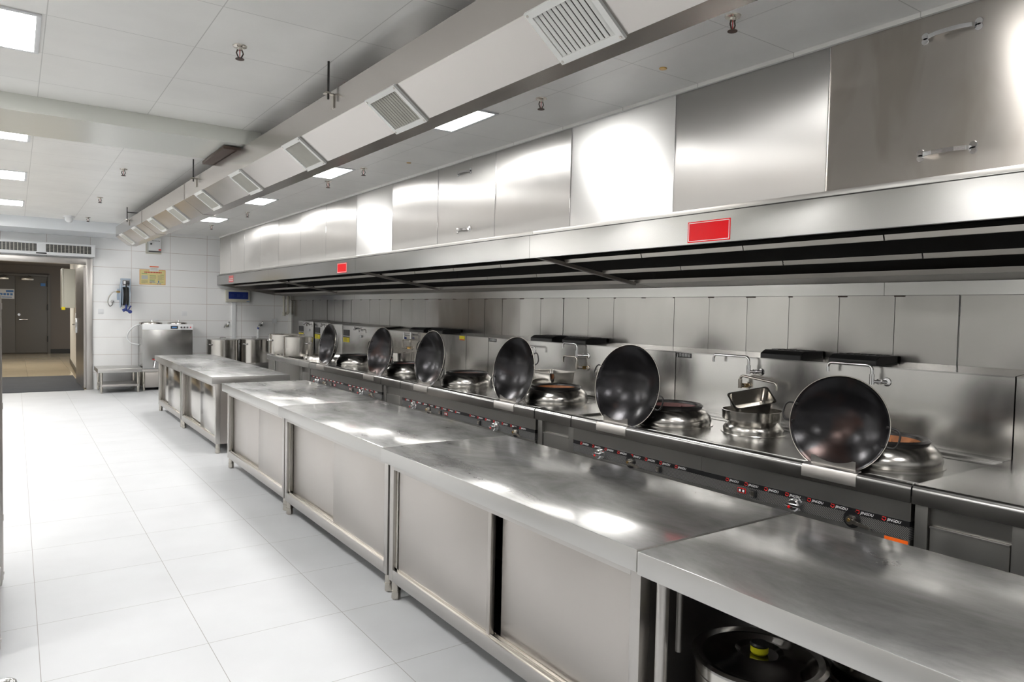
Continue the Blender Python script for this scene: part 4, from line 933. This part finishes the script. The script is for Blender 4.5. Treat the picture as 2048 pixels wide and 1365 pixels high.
tube(b, [(1.615, YF - .005, 1.88), (1.615, YF - .02, 1.70), (1.618, YF - .012, 1.52)], .013, 10); obj('hose', b, M['rubber'], hr, 50)
b = BM(); box(b, 1.565, YF - .02, 1.875, 1.665, YF + .05, 1.945, .005); obj('guide_block', b, M['black'], hr); obj('guide_roller', box(BM(), 1.57, YF - .026, 1.885, 1.605, YF - .018, 1.935, .003), M['white'], hr)
b = BM(); cyl(b, (1.618, YF - .012, 1.52), (1.612, YF - .015, 1.43), .018); cyl(b, (1.612, YF - .015, 1.44), (1.56, YF - .02, 1.41), .022, .028); cyl(b, (1.60, YF - .015, 1.43), (1.675, YF - .01, 1.395), .02); lathe(b, [(0, .02), (.03, .018), (.034, 0), (.03, -.018), (0, -.02)], (1.675, YF - .01, 1.395), 16, Matrix.Rotation(PI / 2, 4, 'X')); tube(b, [(1.65, YF - .012, 1.43), (1.665, YF - .012, 1.46), (1.69, YF - .012, 1.50)], .012, 8); obj('spray_gun', b, M['blue'], hr, 50)
b = BM(); cyl(b, (1.475, YW - .17, 1.745), (1.535, YW - .17, 1.745), .018, seg=6); cyl(b, (1.50, YW - .17, 1.745), (1.505, YW - .17, 1.745), .026, seg=8); obj('brass_fitting', b, M['brass'], hr)
b = BM(); tube(b, [(1.48, YW - .17, 1.745), (1.42, YW - .17, 1.74), (1.36, YW - .14, 1.65), (1.345, YW - .10, 1.55), (1.38, YW - .08, 1.48), (1.42, YW - .05, 1.50), (1.43, YW - .03, 1.56)], .0085, 8, .05); obj('feed_hose', b, M['nickel'], hr, 60)
b = BM(); lathe(b, [(0, .03), (.02, .028), (.03, .015), (.032, 0), (0, 0)], (1.43, YW, 1.57), 18, Matrix.Rotation(PI / 2, 4, 'X')); obj('wall_outlet', b, M['chrome'], hr)
# posters
p = thing('poster', 'yellow printed notice with orange border on the far tiled wall', 'poster', (2.08, YW, 1.896))
def wallplate(x0, z0, x1, z1, k=0): return box(BM(), x0, YW - .003 - .001 * k, z0, x1, YW - .001 * k - .0005, z1)
obj('sheet', wallplate(1.865, 1.897, 2.298, 2.173), M['posterrim'], p, 0); obj('printed_field', wallplate(1.874, 1.906, 2.289, 2.164, 2), M['posterbg'], p, 0)
b = BM()
def bar(b, x0, z0, x1, z1): box(b, x0, YW - .0065, z0, x1, YW - .0045, z1)
for k in range(11): bar(b, 1.945 + k * .0265, 2.115, 1.965 + k * .0265, 2.134)
bar(b, 2.03, 1.923, 2.065, 1.931); obj('title_lettering', b, M['ink_r'], p, 0)
b = BM()
for q in ((1.90, 2.094, 1.99, 2.102), (2.03, 2.06, 2.135, 2.068), (2.03, 1.98, 2.12, 1.988), (2.21, 2.082, 2.27, 2.088), (2.20, 1.95, 2.26, 1.955)): bar(b, *q)
obj('heading_lettering', b, M['ink_g'], p, 0)
b = BM()
for k in range(6): bar(b, 1.895, 1.918 + k * .011, 2.00 - (k == 0) * .04, 1.9215 + k * .011)
for k in range(5): bar(b, 2.03, 2.005 + k * .01, 2.14, 2.008 + k * .01)
for k in range(9): bar(b, 2.165, 1.985 + k * .0105, 2.27 - (k % 3 == 0) * .03, 1.988 + k * .0105)
obj('body_lettering', b, M['ink_k'], p, 0)
b = BM(); bar(b, 1.897, 1.995, 2.00, 2.066); obj('printed_photo', b, M['grey'], p, 0)
b = BM()
for k in range(4): bar(b, 2.03, 1.936 + k * .010, 2.13 - k * .008, 1.940 + k * .010)
bar(b, 2.172, 1.935, 2.19, 1.975)
for k in range(3): bar(b, 2.155 + k * .025, 1.912, 2.172 + k * .025, 1.924)
obj('blue_lettering', b, M['ink_b'], p, 0)
p = thing('paper_slip', 'small white slip with an orange top bar overlapping the yellow notice', 'paper', (2.105, YW - .008, 2.14))
obj('sheet', box(BM(), 2.03, YW - .010, 2.145, 2.18, YW - .008, 2.238), M['paper'], p, 0)
obj('top_bar', box(BM(), 2.03, YW - .0115, 2.222, 2.18, YW - .010, 2.238), M['orange'], p, 0)
b = BM()
for k in range(3): box(b, 2.045, YW - .0115, 2.165 + k * .015, 2.165, YW - .010, 2.168 + k * .015)
obj('lettering', b, M['ink_k'], p, 0)
# control box
c = thing('control_box', 'grey electrical control box partly behind the duct end', 'control box', (2.1, YW, 2.48))
obj('body', box(BM(), 1.985, YW - .10, 2.49, 2.215, YW, 2.76, .006), M['grey'], c)
obj('back_board', box(BM(), 1.965, YW - .012, 2.465, 2.225, YW, 2.77), M['cream'], c)
b = BM(); box(b, 2.0, YW - .104, 2.52, 2.205, YW - .099, 2.75); obj('cover', b, M['white'], c)
b = BM()
for k in range(6): cyl(b, (2.06 + k * .024, YW - .104, 2.70), (2.06 + k * .024, YW - .112, 2.70), .007, seg=8)
cyl(b, (2.04, YW - .104, 2.64), (2.04, YW - .13, 2.64), .016); box(b, 2.0, YW - .106, 2.495, 2.205, YW - .099, 2.512); obj('button', b, M['black'], c)
obj('badge', box(BM(), 2.165, YW - .107, 2.525, 2.205, YW - .103, 2.552), M['ink_r'], c)
# breaker box + conduit
c = thing('breaker_box', 'cream breaker box with blue window under the hood end', 'breaker box', (3.576, YW, 1.61))
obj('body', box(BM(), 3.355, YW - .09, 1.612, 3.80, YW, 1.850, .010), M['cream'], c)
obj('window', box(BM(), 3.40, YW - .096, 1.675, 3.77, YW - .089, 1.815, .003), M['navy'], c)
b = BM()
for k in range(3): box(b, 3.45 + k * .11, YW - .0985, 1.72, 3.50 + k * .11, YW - .095, 1.77); box(b, 3.50 + k * .11, YW - .0975, 1.74, 3.53 + k * .11, YW - .095, 1.747)
obj('switch', b, M['blue'], c); obj('badge', box(BM(), 3.74, YW - .093, 1.622, 3.79, YW - .089, 1.636), M['ink_b'], c)
single('cable_trunking', box(BM(), 3.482, YW - .028, 0, 3.556, YW, 1.612, .003), M['white'], 'white cable trunking running down from the breaker box', 'trunking')
# sockets
def socket(lab, x0, z0, x1, z1):
    t = thing('wall_socket', lab, 'socket', ((x0 + x1) / 2, YW, z0), 'white wall sockets')
    obj('plate', box(BM(), x0, YW - .009, z0, x1, YW, z1, .003), M['white'], t); obj('button', box(BM(), x0 + .014, YW - .012, z0 + .022, x1 - .010, YW - .008, z1 - .012, .002), M['white'], t)
socket('white wall switch near the door jamb, below the hose reel', 1.206, 1.347, 1.292, 1.433); socket('white wall socket above the right side of the boiler', 2.575, 1.332, 2.668, 1.416)
socket('white wall socket just behind the boiler top', 2.096, 1.204, 2.175, 1.268); socket('white wall socket in the corner beside the vertical pipes', 4.264, 1.204, 4.362, 1.293)
# wall taps
def wall_tap(lab, x, z, hose):
    t = thing('wall_tap', lab, 'tap', (x, YW, z), 'taps on the far tiled wall')
    b = BM(); cyl(b, (x, YW, z), (x, YW - .012, z), .03); cyl(b, (x, YW, z), (x, YW - .10, z), .016); tube(b, [(x, YW - .06, z), (x - .05, YW - .10, z - .005), (x - .07, YW - .11, z - .05)], .013, 8, .02); obj('body', b, M['chrome'], t)
    b = BM(); cyl(b, (x + .01, YW - .07, z), (x + .03, YW - .07, z + .05), .010); box(b, x + .015, YW - .078, z + .045, x + .05, YW - .062, z + .075, .004); obj('handle', b, M['chrome'], t)
    if hose:
        obj('hose_clip', cyl(BM(), (x - .07, YW - .11, z - .045), (x - .07, YW - .11, z - .085), .02), M['blue'], t, label='blue hose connector')
        obj('hose', cyl(BM(), (x - .07, YW - .11, z - .08), (x - .07, YW - .11, .60), .02), M['white'], t)
wall_tap('bare chrome wall tap above the left lidded stock pot', 3.38, 1.16, False); wall_tap('wall tap with a blue clip and white hose, above the right stock pot', 4.03, 1.17, True)
# drain pipes in the corner
c = thing('drain_pipe', 'pair of cream plastic pipes hanging from the hood corner', 'pipe', (4.50, 14.38, 1.33))
b = BM(); tube(b, [(4.45, 14.38, 1.765), (4.45, 14.38, 1.42)], .026, 12); cyl(b, (4.45, 14.38, 1.44), (4.45, 14.38, 1.36), .033); cyl(b, (4.45, 14.38, 1.75), (4.45, 14.38, 1.70), .032); obj('long_pipe', b, M['cream'], c)
b = BM(); tube(b, [(4.53, 14.38, 1.765), (4.53, 14.38, 1.45)], .026, 12); tube(b, [(4.53, 14.38, 1.47), (4.53, 14.38, 1.43), (4.53, 14.44, 1.41)], .031, 12, .02); cyl(b, (4.53, 14.38, 1.75), (4.53, 14.38, 1.70), .032); obj('short_pipe', b, M['cream'], c)
# water boiler
w_ = thing('water_boiler', 'large stainless double water boiler on a stand by the far wall', 'water boiler', (2.24, 14.2, 0))
BX0, BX1, BY0, BY1 = 1.83, 2.655, 13.95, 14.50
obj('tank', box(BM(), BX0, BY0, .385, BX1, BY1, 1.175, .006), M['fascia'], w_)
obj('control_panel', box(BM(), BX0, BY0 - .012, 1.085, BX1, BY0 + .01, 1.185, .003), M['white'], w_)
b = BM(); box(b, 2.285, BY0 - .016, 1.10, 2.405, BY0 - .011, 1.155); k = obj('display', b, M['black'], w_); b = BM(); box(b, 2.305, BY0 - .018, 1.115, 2.385, BY0 - .0155, 1.138); obj('display_lettering', b, M['ink_b'], k)
for x in (2.46, 2.51, 2.56): obj('dial', cyl(BM(), (x, BY0 - .012, 1.128), (x, BY0 - .035, 1.128), .019, .016), M['chrome'], w_)
obj('power_button', cyl(BM(), (2.615, BY0 - .012, 1.130), (2.615, BY0 - .02, 1.130), .011), M['redp'], w_, label='red power button')
for x, r in ((2.00, .19), (2.44, .165)):
    b = BM(); lathe(b, [(r, 1.175), (r, 1.20), (r - .01, 1.212), (r * .6, 1.225), (0, 1.232)], (x, 14.20, 0), 36); l = obj('lid', b, M['pot'], w_, 40)
    obj('lid_knob', cyl(BM(), (x + .02, 14.2, 1.228), (x + .02, 14.2, 1.25), .02, .016), M['chrome'], l)
obj('stand', box(BM(), BX0 + .05, BY0 + .05, .05, BX1 - .04, BY1 - .03, .335, .004), M['door'], w_)
obj('stand_top', box(BM(), BX0, BY0, .335, BX1, BY1, .378, .004), M['frame'], w_)
for lx in (BX0 + .03, BX1 - .03):
    for ly in (BY0 + .03, BY1 - .03): obj('leg', cyl(BM(), (lx, ly, 0), (lx, ly, .34), .02, seg=12), M['nickel'], w_)
b = BM(); cyl(b, (2.03, BY0, .50), (2.03, BY0 - .07, .50), .014); cyl(b, (2.03, BY0 - .06, .53), (2.01, BY0 - .08, .41), .014); tp_ = obj('dispensing_tap', b, M['chrome'], w_); b = BM(); box(b, 1.985, BY0 - .07, .545, 2.05, BY0 - .05, .56, .003); obj('tap_lever', b, M['redp'], tp_)
b = BM(); tube(b, [(1.86, 14.3, 1.17), (1.75, 14.35, 1.14), (1.66, 14.40, 1.02), (1.64, 14.42, .92), (1.70, 14.40, .82), (1.83, 14.3, .80)], .013, 8, .08); obj('feed_hose', b, M['white'], w_, 60)
# low bench
t = thing('low_bench', 'low stainless bench with an undershelf by the door jamb', 'bench', (1.48, 14.0, 0))
obj('top', box(BM(), 1.13, 13.72, .355, 1.80, 14.42, .425, .004), M['edge'], t)
obj('undershelf', box(BM(), 1.17, 13.76, .11, 1.76, 14.38, .15, .003), M['frame'], t)
for lx in (1.19, 1.745):
    for ly in (13.78, 14.36): b = BM(); cyl(b, (lx, ly, .03), (lx, ly, .355), .021, seg=14); cyl(b, (lx, ly, 0), (lx, ly, .04), .014, .02, seg=12); obj('leg', b, M['nickel'], t)

# ================================================================== under the open table, left edge
t = thing('lidded_pot', 'lidded stock pot with a yellow knob band, under the open table', 'pot', (1.86, 1.40 - .1, .14))
px_, py_, R = 1.845, 1.285, .185
b = BM(); z0, zt = .14, .49; lathe(b, [(0, z0), (R - .012, z0), (R, z0 + .012), (R, zt - .05), (R + .003, zt - .048), (R + .003, zt - .044), (R, zt - .042), (R, zt), (R - .004, zt), (R - .006, z0 + .02), (0, z0 + .008)], (px_, py_, 0), 56); obj('body', b, M['pot'], t, 40)
b = BM(); lathe(b, [(R + .012, zt - .004), (R + .014, zt + .004), (R + .002, zt + .010), (R - .018, zt + .004), (R - .03, zt + .006), (R - .06, zt + .013), (R - .085, zt + .012), (R - .115, zt + .022), (R - .13, zt + .012), (0, zt + .010)], (px_, py_, 0), 56); l = obj('lid', b, M['lid'], t, 25)
b = BM(); lathe(b, [(.0, zt + .046), (.024, zt + .046), (.028, zt + .040), (.027, zt + .036), (0, zt + .036)], (px_, py_, 0), 24); obj('lid_knob', b, M['black'], l)
b = BM(); lathe(b, [(0, zt + .0365), (.0265, zt + .0365), (.0265, zt + .018), (.022, zt + .012), (0, zt + .012)], (px_, py_, 0), 24); obj('knob_band', b, M['neon'], l)
b = BM(); q = math.radians(-40); o = Vector((math.cos(q), math.sin(q), 0)); sd = Vector((-o.y, o.x, 0)); P = Vector((px_, py_, .42)); tube(b, [P + o * R + sd * .05, P + o * (R + .04) + sd * .045 - Vector((0, 0, .01)), P + o * (R + .04) - sd * .045 - Vector((0, 0, .01)), P + o * R - sd * .05], .009, 8, .02); obj('side_handle', b, M['nickel'], t, 50)
b = BM(); Rb = .165; z0 = .432; lathe(b, [(0, z0), (.05, z0 + .002), (.085, z0 + .012), (.125, z0 + .045), (.152, z0 + .095), (Rb, z0 + .15), (Rb, z0 + .20), (Rb + .006, z0 + .205), (Rb + .003, z0 + .21), (Rb - .005, z0 + .20), (Rb - .006, z0 + .15), (.146, z0 + .098), (.12, z0 + .051), (.08, z0 + .019), (0, z0 + .009)], (2.13, 1.09, 0), 48); single('mixing_bowl', b, M['dome'], 'deep rounded steel bowl under the table, right of the lidded pot', 'bowl', None, 50)
b = BM(); lathe(b, [(0, .14), (.105, .14), (.115, .15), (.115, .425), (.12, .43), (.113, .432), (.109, .15), (0, .148)], (2.13, 1.09, 0), 36); single('storage_canister', b, M['dark'], 'dim steel canister carrying the rounded bowl under the table', 'canister', None, 40)
# rack at left
t = thing('storage_rack', 'tall stainless rack cut off by the left edge of the picture', 'rack', (-.35, 4.15, 0))
for (lx, ly) in ((-.078, 4.62), (-.078, 3.69), (-.60, 4.62), (-.60, 3.69)):
    b = BM(); cyl(b, (lx, ly, .03), (lx, ly, 1.555), .019, seg=18); cyl(b, (lx, ly, .06), (lx, ly, .075), .0225, seg=18); cyl(b, (lx, ly, 0), (lx, ly, .035), .012, .017, seg=12); lathe(b, [(0, 1.562), (.012, 1.561), (.0195, 1.555), (.0195, 1.545)], (lx, ly, 0), 18)
    for zz in (.35, .95, 1.48): cyl(b, (lx, ly, zz), (lx, ly, zz + .035), .0215, seg=18)
    obj('post', b, M['frame'], t)
for zz in (.20, .64, 1.08, 1.50): obj('shelf', box(BM(), -.60, 3.69, zz, -.083, 4.62, zz + .03, .003), M['frame'], t)
single('carton', box(BM(), -.45, 4.42, 1.53, -.075, 4.60, 1.605, .003), M['paper'], 'white carton lying on top of the left-hand rack', 'box')
# trolley corner at lower left
t = thing('serving_trolley', 'stainless trolley whose corner pokes in at the lower left', 'trolley', (-.35, 1.6, 0))
b = BM(); box(b, -.70, 1.16, .555, -.010, 2.09, .567); tube(b, [(-.70, 2.09, .590), (-.010, 2.09, .590), (-.010, 1.16, .590), (-.70, 1.16, .590), (-.70, 2.09, .590)], .010, 10, .02); obj('top_tray', b, M['fascia'], t, 50)
obj('lower_tray', box(BM(), -.69, 1.18, .20, -.03, 2.07, .215), M['frame'], t)
for lx in (-.67, -.045):
    for ly in (1.20, 2.06):
        l = obj('leg', cyl(BM(), (lx, ly, .09), (lx, ly, .57), .012, seg=12), M['chrome'], t)
        b = BM(); cyl(b, (lx - .012, ly, .045), (lx + .012, ly, .045), .045, seg=20); cyl(b, (lx, ly, .05), (lx, ly, .10), .014); obj('caster', b, M['rubber'], t)
